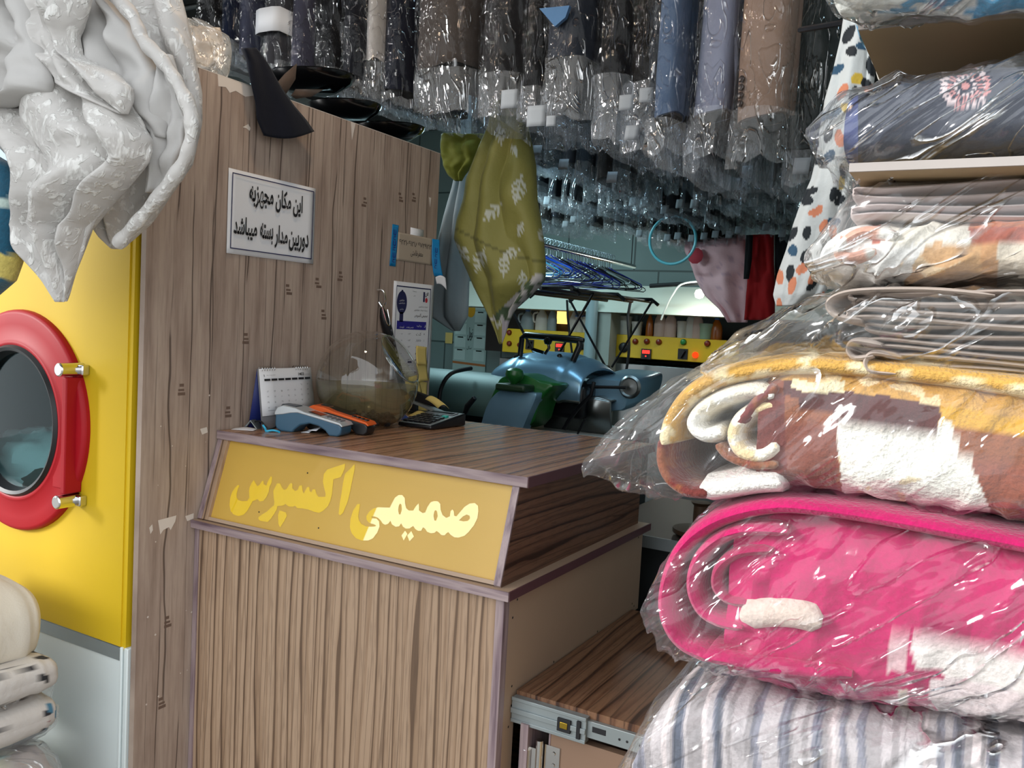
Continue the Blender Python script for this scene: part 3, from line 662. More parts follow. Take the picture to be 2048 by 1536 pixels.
PN = plain('yellow sticky note', '#d8c272', .8, var=.06)
places = ((2.268, 1.290, 'top of the column'), (2.275, 1.236, 'second from the top of the column'), (2.236, 1.196, 'overlapping the lower left of the column'), (2.275, 1.176, 'below the middle of the column'), (2.205, 1.182, 'furthest left, beside the fish bowl'), (2.268, 1.13, 'low, just above the stapler'), (2.215, 1.122, 'lowest on the left, behind the bowl'))
for i, (y, z, wh) in enumerate(places):
    a = (-.08, .05, .14, -.12, .25, .06, -.2)[i]; w = .058
    o = MB().grid(lambda u, v: wl(y + (u - .5) * w * cos(a) - (v - .5) * w * sin(a), z + (u - .5) * w * sin(a) + (v - .5) * w * cos(a), .0035 + .0012 * i + .009 * (1 - v) ** 2), 6, 6).build('sticky_note', PN, solid=.0004)
    tag(o, 'yellow sticky note on the partition edge, ' + wh, 'sticky note', 'sticky notes on the partition edge')
# black leather strap on a chrome hook
t0 = thing('key_strap', 'black leather strap hanging from a chrome clip beside the price list', 'strap', (XP + .02, 2.06, 1.38))
P0, P1 = V((XP + .012, 2.046, 1.432)), V((XP + .03, 2.155, 1.17))
mb = MB(); ln = [P0.lerp(P1, k / 12) for k in range(13)]
mb.tube(ln, [.006, .013, .0155, .0155, .0145, .0135, .013, .0125, .012, .0115, .011, .0105, .009], 12)
mb.build('strap_body', M['black'], t0)
mb = MB()
for k in range(9): p = P0.lerp(P1, .25 + .07 * k); mb.obox(p + V((.0135, -.001, 0)), (.003, .006, .009 + .003 * (k % 2)), Matrix.Rotation(.4, 3, 'X'))
mb.build('stitching', M['greyink'], t0)['label'] = 'grey stitches'
mb = MB(); mb.tube(crom([(XP + .004, 2.03, 1.485), (XP + .022, 2.035, 1.483), (XP + .026, 2.042, 1.455), (XP + .014, 2.046, 1.437), (XP + .004, 2.040, 1.45)], 5), .0035, 8)
mb.tube(crom([(XP + .022, 2.035, 1.435), (XP + .029, 2.050, 1.39), (XP + .029, 2.065, 1.385), (XP + .022, 2.06, 1.43)], 5), .002, 6)
mb.build('hook', M['chrome'], t0)['label'] = 'chrome hook'
# ------------------------------------------------------------------ things on the counter top
def frame(o, ang):      # local (s along, w across, h up) -> world
    c, s_ = cos(ang), sin(ang); o = V(o)
    return lambda a, b, h: o + V((a * c - b * s_, a * s_ + b * c, h))
# desk calendar, an open tent of navy board with white leaves
A = V((-1.562, 1.533, CT)); B = V((-1.577, 1.735, CT))
ax = (B - A).normalized(); nb = V((-ax.y, ax.x, 0)); nb = nb if nb.x < 0 else -nb
W_ = (B - A).length; HC = 0.150
cal = thing('desk_calendar', 'white desk calendar standing open as a tent left of the card terminal', 'calendar', (A + B) / 2)
def calf(a, h, off=0.0):          # on the front leaf: a along, h up the slope 0..1
    return A + ax * a + V((0, 0, HC * h)) + nb * (0.022 * h) + (-nb + V((0, 0, .22))) * off
mb = MB(); mb.grid(lambda u, v: calf(u * W_, v), 1, 1); mb.build('front_board', plain('grey card', '#77787c', .7), cal, solid=.0016)
mb = MB(); mb.grid(lambda u, v: A + ax * (u * W_) + V((0, 0, HC * v)) + nb * (0.044 - 0.022 * v), 1, 1); mb.build('back_board', plain('navy card', '#1c2a6e', .5), cal, solid=.0016)
mb = MB(); mb.grid(lambda u, v: calf(.002 + u * (W_ - .003), .22 + .775 * v, .003 + .004 * (1 - v) * u), 4, 4); lf = mb.build('leaf', M['paper'], cal, solid=.0012)
mb = MB(); f = lambda a, b: calf(a, b, .0062)
for k in range(7):
    x0 = W_ * (.075 + .128 * k); mb.add([f(x0, .79), f(x0 + W_ * .108, .79), f(x0 + W_ * .108, .825), f(x0, .825)], [(0, 1, 2, 3)])
    for r in range(5):
        if r == 0 and k < 5: continue
        put2d(mb, text2d('۰۱۲۳۴۵۶۷۸۹'[(r * 7 + k) % 9 + 1] + '۰۱۲۳۴۵۶۷۸۹'[(r * 3 + k) % 10], 0, False), (x0 + .006, .69 - .09 * r, x0 + .012, .72 - .09 * r), f, 1)
put2d(mb, text2d('1403', .02, False), (W_ * .72, .86, W_ * .83, .91), f); put2d(mb, text2d('فروردین'), (W_ * .85, .87, W_ * .95, .89), f, 1)
put2d(mb, text2d('۱', .02, False), (W_ * .07, .86, W_ * .085, .90), f); put2d(mb, text2d('March April 2024', 0, False), (W_ * .12, .875, W_ * .28, .89), f, 1)
mb.add([f(W_ * .1, .30), f(W_ * .72, .30), f(W_ * .72, .304), f(W_ * .1, .304)], [(0, 1, 2, 3)], 1)
mb.build('print', [M['ink'], M['greyink']], lf, smooth=False, fix=False)
mb = MB()
for k in list(range(6)) + list(range(14, 20)):
    p = calf(W_ * (.06 + .045 * k), 1.0); mb.tube([p + nb * .006 * cos(q) + V((0, 0, .007 * sin(q) - .001)) for q in [i * pi / 5 for i in range(10)]], .0008, 5, closed=True)
mb.build('wire_binding', M['chrome'], cal)
# card terminals
PROF = [(0.0, 0.016), (0.0, 0.042), (0.006, 0.056), (0.020, 0.062), (0.052, 0.058), (0.075, 0.050), (0.165, 0.030), (0.172, 0.022), (0.170, 0.006), (0.162, 0.0), (0.140, 0.0), (0.130, 0.012), (0.112, 0.022), (0.088, 0.026), (0.066, 0.020), (0.052, 0.008), (0.045, 0.0), (0.016, 0.0), (0.004, 0.006)]
def pos_unit(name, label, F, body, shell, keysm, wd=.058, L=1.0, slim=False):
    root = thing(name, label, 'card terminal', F(.085, .035, 0), 'card terminals on the counter')
    sc = lambda a, b, w: F(a * L, w, b)
    mb = MB(); mb.prism(PROF, sc, 0, wd); mb.build('body', body, root, bevel=.004, seg=3)
    top = [(-.001, .040), (-.001, .047), (.006, .059), (.020, .0655), (.052, .0615), (.076, .0535), (.168, .0335), (.175, .026), (.172, .024), (.165, .0285), (.075, .047), (.058, .050), (.040, .048), (.020, .043)]
    mb = MB(); mb.prism(top, sc, -.0015, wd + .0015); sh = mb.build('shell', shell, root, bevel=.0025, seg=3); sh['label'] = ('orange' if slim else 'silver') + ' upper shell'
    def onface(a, w, o=0.0):       # sloping key face
        return F(a * L, w, lerp(.0535, .0335, (a - .076) / .092) + o)
    mb = MB()
    a0, a1 = (.03, .115) if slim else (.080, .112)
    if slim:
        mb.hexa([F(a0 * L, .02, .062), F(a1 * L, .02, .0455), F(a1 * L, .056, .0455), F(a0 * L, .056, .062), F(a0 * L, .02, .0665), F(a1 * L, .02, .0470), F(a1 * L, .056, .0470), F(a0 * L, .056, .0665)])
    else:
        mb.hexa([onface(a0, .012, -.002), onface(a1, .012, -.002), onface(a1, wd - .012, -.002), onface(a0, wd - .012, -.002), onface(a0, .012, .0008), onface(a1, .012, .0008), onface(a1, wd - .012, .0008), onface(a0, wd - .012, .0008)])
    mb.build('screen', M['blackgloss'], root)
    for r in range(4):
        for c in range(3):
            a = .120 + r * .0115; w = .014 + c * (wd - .028 - .014) / 2
            mb = MB(); mb.hexa([onface(a, w, -.001), onface(a + .008, w, -.001), onface(a + .008, w + .012, -.001), onface(a, w + .012, -.001), onface(a + .001, w + .001, .0024), onface(a + .007, w + .001, .0024), onface(a + .007, w + .011, .0024), onface(a + .001, w + .011, .0024)])
            mb.build('key', keysm, root)
    if not slim:
        mb = MB(); mb.hexa([F(.008, .012, .0625), F(.05, .012, .0605), F(.05, wd - .012, .0605), F(.008, wd - .012, .0625), F(.012, .014, .0672), F(.048, .014, .0645), F(.048, wd - .014, .0645), F(.012, wd - .014, .0672)])
        mb.build('paper_lid', plain('dark grey plastic', '#3c444c', .35), root)
    return root
p0 = atZ(549, 862, CT); p0.z = CT; p1 = atZ(664, 873, CT); an = math.atan2(p1.y - p0.y, p1.x - p0.x)
Fa = frame(p0, an)
pos_unit('card_terminal', 'teal blue card terminal with silver face at the front of the counter', Fa, plain('teal blue plastic', '#38607a', .4), plain('silver plastic', '#bfc6ca', .3, .3), plain('grey key', '#767b80', .45), L=1.05)
p0 = Fa(.05, .061, 0); Fb = frame(p0, an - .02)
pos_unit('card_terminal', 'orange topped card terminal lying behind the teal blue one', Fb, M['black'], plain('orange plastic', '#e2601c', .35), M['black'], wd=.046, L=1.0, slim=True)
# card holder, cable and blue tie
q = atZ(497, 858, CT); q.z = CT
mb = MB(); Fc = frame(q, an + .2)
mb.tube([Fc(-.012, 0, .002), Fc(.004, 0, .021), Fc(.02, 0, .002)], .0016, 6); mb.prism([(-.013, 0), (.004, .022), (.006, .022), (-.010, 0)], lambda a, b, w: Fc(a, w, b), 0, .04); mb.prism([(.004, .022), (.022, 0), (.019, 0), (.004, .0195)], lambda a, b, w: Fc(a, w, b), 0, .04)
tag(mb.build('card_stand', M['zinc']), 'small grey folded card stand at the foot of the calendar', 'card stand')
tag(MB().grid(lambda u, v: Fc(-.03 + .055 * u, -.035 + .03 * v, .0012 + .004 * v * sin(3 * u)), 6, 4).build('paper_slip', M['paper'], solid=.0006), 'crumpled white slip of paper by the left end of the counter', 'paper')
tag(MB().tube(crom([Fc(.012, .01, .018), Fc(.03, .0, .021), Fc(.045, -.01, .012), Fc(.06, -.012, .005), Fa(-.004, .03, .012)], 8), .0022, 8).build('power_cable', M['rubber']), 'short black cable running into the teal blue terminal', 'cable')
tag(MB().tube(crom([Fc(.042, -.016, .014), Fc(.05, -.02, .006), Fc(.056, -.03, .002), Fc(.07, -.026, .004), Fc(.083, -.028, .003), Fc(.09, -.034, .002)], 8), .0026, 8).build('cable_tie', plain('cyan plastic', '#31b4e0', .35)), 'bright cyan tie knotted round the cable beside the terminal', 'tie')
for k, (a, w, r, lab) in enumerate(((.075, .03, .3, 'left'), (.10, .02, -.4, 'right'))):
    tag(MB().grid(lambda u, v: Fa(a + .022 * (u - .5), w + .03 * (v - .5), .001 + .008 * k + .009 * u * v), 3, 3).build('receipt_scrap', M['paper'], solid=.0006), 'scrap of receipt paper under the arch of the teal terminal, the %s one' % lab, 'paper')

# fish bowl: slanted round glass, half full, dark gravel at the bottom
BR = 0.138; BC = V((-1.481, 1.832, CT + 0.118))
bw = thing('fish_bowl', 'round glass fish bowl half full of cloudy water behind the card terminals', 'fish bowl', (BC.x, BC.y, CT))
tiltv = V((0.80, 0.15, 0.58)).normalized(); rot = tiltv.to_track_quat('Z', 'Y').to_matrix()
prof = [(BR * sin(q), BR * cos(q)) for q in [pi - k * (pi - 0.56) / 26 for k in range(27)]]
mb = MB()
mb.lathe(prof + [(prof[-1][0] + .002, prof[-1][1] + .001), (prof[-1][0] - .002, prof[-1][1] - .001)], BC, rot, 56)
def flat(p): p = V(p); p.z = max(p.z, CT + .0015); return p
mb.build('bowl', glassy('bowl glass', (.97, .98, .98), 0.07), bw, disp=flat)
rr = [p for p in prof][-1]; mb = MB().tube([BC + rot @ V((rr[0] * cos(q * pi / 24), rr[0] * sin(q * pi / 24), rr[1])) for q in range(48)], .0024, 8, closed=True); mb.build('rim', glassy('rim glass', (.8, .85, .85), 0.3), bw)
wz = -0.008; ri = BR - .003
wp = [(0, -ri)] + [(ri * cos(q), ri * sin(q)) for q in [-pi / 2 + k * (math.asin(wz / ri) + pi / 2) / 14 for k in range(1, 15)]] + [(0, wz)]
t = NT('cloudy water'); tr = t.n('BsdfTransparent', {'Color': (.86, .85, .74, 1)}); df = t.n('BsdfDiffuse', {'Color': hx('#857c5c')}); gl = t.n('BsdfGlossy', {'Roughness': .02, 'Color': (1, 1, 1, 1)})
mx = t.n('MixShader', {0: .30, 1: tr, 2: df}); t.done(t.n('MixShader', {0: t.math('MULTIPLY', t.n('LayerWeight', {'Blend': .3}).outputs['Facing'], .12), 1: mx, 2: gl})); M['water'] = t.mat
MB().lathe(wp, BC, None, 48).build('water', M['water'], bw, disp=lambda p: V((p.x, p.y, max(p.z, CT + .004))))
mb = MB()
for k in range(150):
    q = RND.uniform(0, 2 * pi); r = .085 * sqrt(RND.random()); s_ = RND.uniform(.006, .011)
    c = V((BC.x + r * cos(q), BC.y + r * sin(q), CT + .008 + RND.uniform(0, .020)))
    mb.lathe([(0, -s_ * .6), (s_ * .8, -s_ * .3), (s_, .1 * s_), (s_ * .5, s_ * .6), (0, s_ * .7)], c, Matrix.Rotation(RND.uniform(0, 3), 3, V((RND.uniform(-1, 1), RND.uniform(-1, 1), .3)).normalized()), 6)
g = mb.build('gravel', M['black'], bw, smooth=False); g['kind'] = 'stuff'; g['label'] = 'black gravel'
# calculator
c0 = atZ(795, 852, CT); c1 = atZ(862, 861, CT); c0.z = CT
an2 = math.atan2(c1.y - c0.y, c1.x - c0.x)
Fk = frame(c0, an2); LW = (c1 - c0).length
ck = thing('calculator', 'black desk calculator with a grey face near the back of the counter', 'calculator', Fk(LW / 2, .08, 0))
DD = .165
hk = lambda b: .012 + .024 * (b / DD)
mb = MB(); mb.hexa([Fk(0, 0, .001), Fk(LW, 0, .001), Fk(LW, DD, .001), Fk(0, DD, .001), Fk(0, 0, hk(0)), Fk(LW, 0, hk(0)), Fk(LW, DD, hk(DD)), Fk(0, DD, hk(DD))]); mb.build('case', M['black'], ck, bevel=.004)
def kb(name, a0, a1, b0, b1, o0, o1, m, par=None):
    mb = MB(); mb.hexa([Fk(a0, b0, hk(b0) + o0), Fk(a1, b0, hk(b0) + o0), Fk(a1, b1, hk(b1) + o0), Fk(a0, b1, hk(b1) + o0), Fk(a0, b0, hk(b0) + o1), Fk(a1, b0, hk(b0) + o1), Fk(a1, b1, hk(b1) + o1), Fk(a0, b1, hk(b1) + o1)])
    return mb.build(name, m, par or ck, bevel=.0008)
kb('face_plate', .004, LW - .004, .004, DD - .012, -.001, .0012, M['zinc'])['label'] = 'grey metal face'
sc_ = kb('display', .012, LW - .012, DD * .70, DD - .02, .0008, .004, plain('grey bezel', '#6d7278', .4)); kb('display_glass', .018, LW - .018, DD * .74, DD - .026, .0035, .0046, M['blackgloss'], sc_)
for r in range(5):
    for c in range(5):
        a = .010 + c * (LW - .022) / 5; b = .010 + r * .0195
        kb('key', a, a + (LW - .034) / 5, b, b + .013, .001, .0062, plain('cyan key', '#1fae9e', .4) if (r, c) == (4, 4) else M['black'])
# stapler and loose notes behind
st = thing('stapler', 'black stapler with a sticky note on its nose at the back of the counter', 'stapler', (-1.55, 2.13, CT))
s0 = atX(822, 786, -1.60); s1 = atX(886, 812, -1.47); dv = s1 - s0
def stp(k, h): return s0 + dv * k + V((0, 0, h))
mb = MB(); mb.loft([[stp(k, 0) + V((w * .012 * c, w * .6 * .012 * c, .012 * d * s_)) for w, d in ((-1, -1), (-1, .4), (-.5, 1), (.5, 1), (1, .4), (1, -1))] for k, c, s_ in ((0, .6, .5), (.1, 1, 1), (.5, 1, 1.1), (.8, .9, .9), (1.0, .6, .4))]); mb.build('arm', M['black'], st, bevel=.002)
mb = MB(); mb.loft([[stp(k, -.022) + V((w * .010, w * .006, .004 * d)) for w, d in ((-1, -1), (-1, 1), (1, 1), (1, -1))] for k in (.12, .5, .92)]); mb.build('magazine', M['zinc'], st)
mb = MB(); mb.box(s0.x - .016, s0.x + .12, s0.y - .02, s0.y + .03, CT + .001, CT + .008); mb.obox(s0 + V((.012, .004, -.03)), (.022, .02, .06)); mb.build('base', M['black'], st, bevel=.003)
mb = MB(); mb.grid(lambda u, v: stp(.62 + .40 * u, .0165 - .012 * (2 * v - 1) ** 2 - .012 * u * u) + V(((v - .5) * .03, (v - .5) * .018, 0)), 8, 6); mb.build('stuck_note', PN, st, solid=.0005)['label'] = 'yellow sticky note'
for k, (u, v, s_, c, lab) in enumerate(((800, 838, .045, 'paper', 'crumpled white paper slip between fish bowl and calculator'), (842, 836, .06, 'PN', 'loose yellow note lying behind the calculator keys'), (812, 846, .035, 'blueprint', 'blue and white packet lying left of the calculator'))):
    p = atZ(u, v, CT); m = {'paper': M['paper'], 'PN': PN, 'blueprint': plain('blue packet', '#3a55b0', .5)}[c]
    tag(MB().grid(lambda a, b: V((p.x + (a - .5) * s_, p.y + (b - .5) * s_ * .8, CT + .002 + .004 * k + .006 * sin(4 * a + k) * b + .007 * b)), 6, 6).build('loose_note', m, solid=.0006), lab, 'note')

# ------------------------------------------------------------------ work room behind: presses, control boxes, shelf of bottles
YB = 5.40
SB = plain('blue satin steel', '#86b0ca', 0.30, 0.6, var=0.1); TL = plain('teal grey steel', '#4f6a67', .5, .2); GR = plain('green enamel', '#1d5a26', .3)
def pxs(pts, y): return [atY(u, v, y) for u, v in pts]
pr = thing('ironing_press', 'blue-grey steel steam press with a green arm and black top handle behind the counter', 'ironing press', (-1.66, 3.0, 0))
def shell(name, pts, y0, y1, m, par, bev=.02, crown=0.03):
    """pts: outline in the photo's plane at depth y0, pushed back to y1"""
    A_ = [atY(u, v, y0) for u, v in pts]; k = len(A_); c = sum(A_, V()) / k
    rings = []
    for q, s_ in ((0, .93), (.03, 1.0), (.5, 1.02), (.97, 1.0), (1, .9)):
        rings.append([V((c.x + (p.x - c.x) * s_, y0 + (y1 - y0) * q, c.z + (p.z - c.z) * s_ + crown * q)) for p in A_])
    return MB().loft(rings).build(name, m, par, bevel=0, angle=50)
def rounded(pts, n=4): return [(p.x, p.y) for p in crom([V((a, b, 0)) for a, b in pts + pts[:1]], n)][:-1]
# upper head
mb = MB()
HL, HR = atY(966, 772, 2.80), atY(1150, 800, 2.80); HT = atY(1075, 706, 2.95)
def head(u, v):
    x = lerp(HL.x - .0, HR.x + .0, u); q = (u - .5) * 2
    zt = HT.z + .005 - .055 * abs(q) ** 3.2
    zb = lerp(HL.z - .01, HR.z + .01, u) - .02
    w = v * pi * .94
    y = 2.86 + .17 - .19 * cos(w); z = zb + (zt - zb) * sin(min(w, pi / 2) if w < pi / 2 else w) ** .55
    groove = .006 * exp(-((u - .26) / .03) ** 2) + .007 * exp(-((u - .78) / .035) ** 2)
    return V((x, y, z - groove))
mb.grid(head, 44, 22); hd = mb.build('pressing_head', SB, pr, solid=.006)
MB().tube([head(k / 40, 0.0) for k in range(41)], .0055, 8).build('head_rim', M['steel'], pr)
MB().box(HL.x - .02, HR.x - .01, 2.90, 3.20, HL.z - .10, HL.z + .03).build('head_core', M['black'], pr, bevel=.02)
for u_, v_ in ((.17, .34), (.64, .36)):
    p = head(u_, v_); MB().lathe([(.010, -.004), (.010, .006), (.006, .011), (0, .012)], p, None, 12).build('bolt', M['black'], pr)
# handle frame above
hp = [atY(u, v, 2.92) for u, v in ((1040, 712), (1044, 676), (1052, 670), (1158, 680), (1160, 690), (1146, 722))]
MB().tube(hp[:3], .011, 10).build('handle_post', M['black'], pr); MB().tube(hp[3:], .012, 10).build('handle_post', M['black'], pr)
MB().tube([hp[2] + V((-.01, 0, 0)), hp[2], hp[3], hp[3] + V((.02, 0, 0))], [.008, .013, .014, .008], 12).build('handle_bar', plain('oily black grip', '#0b0b0c', .3), pr)
mb = MB(); p = atY(1096, 682, 2.90); mb.lathe([(0, -.016), (.012, -.012), (.017, 0), (.012, .012), (0, .016)], p, None, 14); mb.tube([p, atY(1098, 696, 2.9), atY(1090, 708, 2.9)], .006, 8); mb.tube([atY(1066, 699, 2.9), atY(1086, 705, 2.9)], .007, 8)
mb.build('lever_knob', M['blackgloss'], pr)
# green arm with its blue pad
arm = rounded([(962, 852), (975, 812), (992, 772), (1004, 755), (1040, 748), (1080, 764), (1104, 772), (1080, 800), (1055, 855)], 3)
shell('press_arm', arm, 2.70, 2.84, GR, pr, crown=.0)
pad = rounded([(958, 862), (972, 815), (988, 790), (1010, 779), (1060, 786), (1072, 790), (1058, 825), (1044, 858), (1036, 872)], 3)
shell('arm_pad', pad, 2.655, 2.72, SB, pr, crown=.0)['label'] = 'blue steel pad'
p = atY(1029, 752, 2.66); MB().lathe([(.010, -.03), (.018, -.02), (.030, -.008), (.034, .006), (.030, .020), (.016, .028), (0, .030)], p, None, 20).build('arm_knob', GR, pr)
p = atY(1030, 770, 2.66); MB().box(p.x - .06, p.x + .06, 2.62, 2.70, p.z - .022, p.z + .004).build('arm_bracket', plain('dark green casting', '#14301a', .5), pr, bevel=.008)
# lower buck on the right: second blue head and bulging steel base
b2 = [(1172, 760), (1190, 756), (1250, 762), (1262, 772), (1256, 800), (1244, 822), (1170, 818), (1166, 800)]
shell('side_cover', rounded(b2, 3), 3.0, 3.35, SB, pr, crown=.03)
mb = MB(); q0, q1 = atY(1090, 800, 2.98), atY(1228, 812, 2.98); zb = atY(1150, 862, 2.98).z
def buck(u, v):
    x = lerp(q0.x, q1.x, u); bulge = .035 * exp(-((u - .30) / .18) ** 2) + .04 * exp(-((u - .80) / .16) ** 2)
    return V((x, 2.98 - bulge * sin(v * pi * .8) - .03 * v + .05 * abs(u - .5) ** 3, lerp(zb, q0.z + .02, v) + bulge * .3 * v))
mb.grid(buck, 36, 14); mb.grid(lambda u, v: buck(u, 1) + V((0, .3 * v, .01 * v)), 36, 3); mb.build('steel_buck', M['steel'], pr, solid=.004)
MB().box(q0.x - .05, q1.x + .04, 2.90, 3.30, zb - .03, zb).build('buck_tray', plain('light grey casting', '#9da3a0', .5), pr, bevel=.004)
mb = MB(); mb.tube(pxs([(1188, 764), (1182, 790), (1160, 812), (1138, 840), (1128, 858)], 2.88), .008, 8); mb.tube(pxs([(1180, 774), (1252, 775)], 2.94), .006, 8); mb.tube(pxs([(1170, 838), (1155, 868)], 2.86), .004, 8)
mb.build('linkage', M['black'], pr)
p = atY(1262, 774, 3.0); MB().lathe([(.040, 0), (.044, .012), (.036, .02), (.03, .012), (.012, .012), (0, .014)], p, RY, 24).build('side_dial', M['steel'], pr)
mb = MB(); mb.box(-1.62, -1.2, 2.95, 3.3, 0, zb - .03); mb.box(-1.62, -1.45, 2.80, 2.95, 0, 1.0); mb.build('press_base', plain('dark machine base', '#23282a', .6), pr, bevel=.01)
p2 = thing('ironing_press', 'teal-grey padded press half hidden behind the sticky notes on the partition', 'ironing press', (-2.2, 2.8, 0))
mb = MB(); l0, l1 = atY(862, 752, 2.75), atY(985, 760, 2.75)
mb.grid(lambda u, v: V((lerp(l0.x - .12, l1.x + .02, u), 2.75 + .14 - .15 * cos(v * pi), l0.z - .135 + .155 * sin(v * pi) ** .7)), 20, 14); mb.build('press_head', TL, p2, solid=.006)
a = atY(905, 742, 2.70); mb = MB(); mb.tube(crom([a + V((.02, .1, .01)), a + V((-.005, 0, -.01)), a + V((-.035, -.02, -.07)), a + V((-.04, -.02, -.16))], 5), .008, 8); mb.build('head_strap', M['black'], p2)
mb = MB(); mb.box(l0.x - .12, l1.x - .06, 2.86, 3.1, 0, l0.z - .13); mb.tube(pxs([(925, 838), (935, 812), (950, 795)], 2.66), [.006, .012, .010], 8); mb.build('press_base', M['black'], p2, bevel=.01)

LED = emit('red display digits', '#ff2a22', 3.0)
def control(name, label, u0, u1, vt, vb, items, skew=0.0):
    y = YB; P0_, P1_ = atY(u0, vt, y), atY(u1, vt, y); zb_ = atY((u0 + u1) / 2, vb, y).z; zt_ = (P0_.z + P1_.z) / 2
    r = thing(name, label, 'control panel', ((P0_.x + P1_.x) / 2, y, zb_))
    MB().box(P0_.x, P1_.x, y, y + .45, zb_, zt_).build('panel_box', plain('yellow steel', '#d9b312', .4), r, bevel=.004)
    for kind, u, v in items:
        p = atY(u, v, y); mb = MB()
        if kind == 'dial': mb.lathe([(.034, 0), (.034, .012), (.024, .020), (0, .020)], (p.x, y, p.z), RY, 20); nm, m = 'dial', M['rubber']
        elif kind == 'led':
            mb.box(p.x - .034, p.x + .034, y - .012, y, p.z - .034, p.z + .034); o = mb.build('timer', M['black'], r)
            mb = MB()
            put2d(mb, text2d('8888', .02, False), (p.x - .026, p.z + .002, p.x + .026, p.z + .026), lambda a, b: V((a, y - .0128, b))); mb.box(p.x - .004, p.x + .004, y - .013, y - .012, p.z - .018, p.z - .010); mb.build('digits', LED, o, smooth=False); continue
        elif kind == 'switch': mb.box(p.x - .032, p.x + .032, y - .008, y, p.z - .034, p.z + .034); mb.obox((p.x, y - .018, p.z), (.014, .02, .055), Matrix.Rotation(.5, 3, 'Y')); nm, m = 'rotary_switch', M['black']
        else: mb.lathe([(.020, 0), (.020, .008), (.015, .018), (0, .022)], (p.x, y, p.z), RY, 14); nm, m = 'lamp_button', {'red': plain('dull red lens', '#7a2413', .3), 'green': plain('green lens', '#1f7d3a', .3), 'lit': emit('lit red lamp', '#ff3a12', 1.2)}[kind]
        mb.build(nm, m, r)
    return r
control('control_panel', 'left yellow control panel partly behind the press handle', 1006, 1181, 661, 710, (('red', 1019, 665), ('red', 1019, 687), ('switch', 1060, 689), ('led', 1120, 695), ('dial', 1163, 690), ('red', 1040, 690)))
control('control_panel', 'right yellow control panel with a timer, three red and one green lamp', 1226, 1480, 675, 722, (('dial', 1248, 695), ('red', 1271, 683), ('red', 1294, 683), ('red', 1318, 684), ('green', 1367, 684), ('red', 1415, 687), ('led', 1293, 708), ('switch', 1366, 708), ('lit', 1391, 710)))
a, b = atY(1229, 724, YB + .02), atY(1500, 724, YB + .02)
wm = thing('washing_machine', 'brushed steel washer front below the right control panel', 'washing machine', ((a.x + b.x) / 2, YB + .2, 0))
MB().box(a.x, b.x, YB + .01, YB + .45, 0, a.z - .004).build('steel_front', M['steel'], wm, bevel=.004)
a, b = atY(1000, 714, YB + .02), atY(1180, 714, YB + .02)
MB().box(a.x, b.x, YB + .01, YB + .45, 0, a.z - .004).build('washing_machine', M['steel'], bevel=.004)
tag(bpy.data.objects['washing_machine.001'] if 'washing_machine.001' in bpy.data.objects else bpy.data.objects['washing_machine'], 'steel washer front below the left control panel', 'washing machine')
# cornice over the bottles, pier and pipe between the machines, dark sheet for the recess shade
HD = plain('cream hood', '#ccd2c6', .7, var=.05)
zc0, zc1 = atY(1300, 628, 5.25).z, atY(1300, 572, 5.5).z
tr1 = MB(); tr1.hexa([(-3.6, 5.25, zc0), (-.6, 5.25, zc0), (-.6, 5.6, zc0), (-3.6, 5.6, zc0), (-3.6, 5.5, zc1), (-.6, 5.5, zc1), (-.6, 5.6, zc1), (-3.6, 5.6, zc1)])
tag(tr1.build('extractor_hood', HD, bevel=.003), 'long cream sloping hood above the row of detergent bottles', 'hood')
tag(MB().box(-3.5, -.6, 5.76, 5.79, 1.2, zc1).build('back_board', plain('dark recess shade', '#2b2622', .8)), 'dark sheet painted for the shade of the recess behind the detergent bottles', 'board')  # dark colour stands in for the shade of the recess
a, b = atY(1182, 640, 5.3), atY(1224, 640, 5.3)
struct(MB().box(a.x + .05, b.x, 5.28, 5.8, 0, zc0 - .002).build('pillar', plain('grimy grey pier', '#9aa39c', .7, var=.2), smooth=False))
tag(MB().tube([(a.x + .03, 5.24, 0), (a.x + .03, 5.24, atY(1190, 598, 5.24).z)], .04, 16).build('drain_pipe', plain('grey blue pipe', '#8ea6ac', .4)), 'grey-blue upright pipe between the two yellow control panels', 'pipe')
tag(MB().tube(crom(pxs([(1262, 600), (1258, 620), (1256, 640), (1258, 700), (1250, 760), (1250, 800)], 5.24), 5), .010, 6).build('power_cable', M['rubber']), 'black cable hanging in front of the right control panel', 'cable')
tag(MB().tube(crom(pxs([(1134, 600), (1135, 620), (1136, 640), (1142, 690), (1145, 712)], 5.24), 5), .008, 6).build('power_cable', M['rubber']), 'black cable hanging in front of the left control panel', 'cable')
tag(MB().tube(crom(pxs([(1450, 562), (1370, 566), (1345, 590), (1330, 620), (1322, 640)], 5.23), 6), .006, 6).build('power_cable', plain('white flex', '#d8dcd6', .5)), 'thin white flex drooping across the cream hood', 'cable')
struct(MB().tube(crom(pxs([(1300, 572), (1350, 569), (1440, 564), (1500, 560)], 5.3), 4), .014, 8).build('trim_1', M['rubber']))
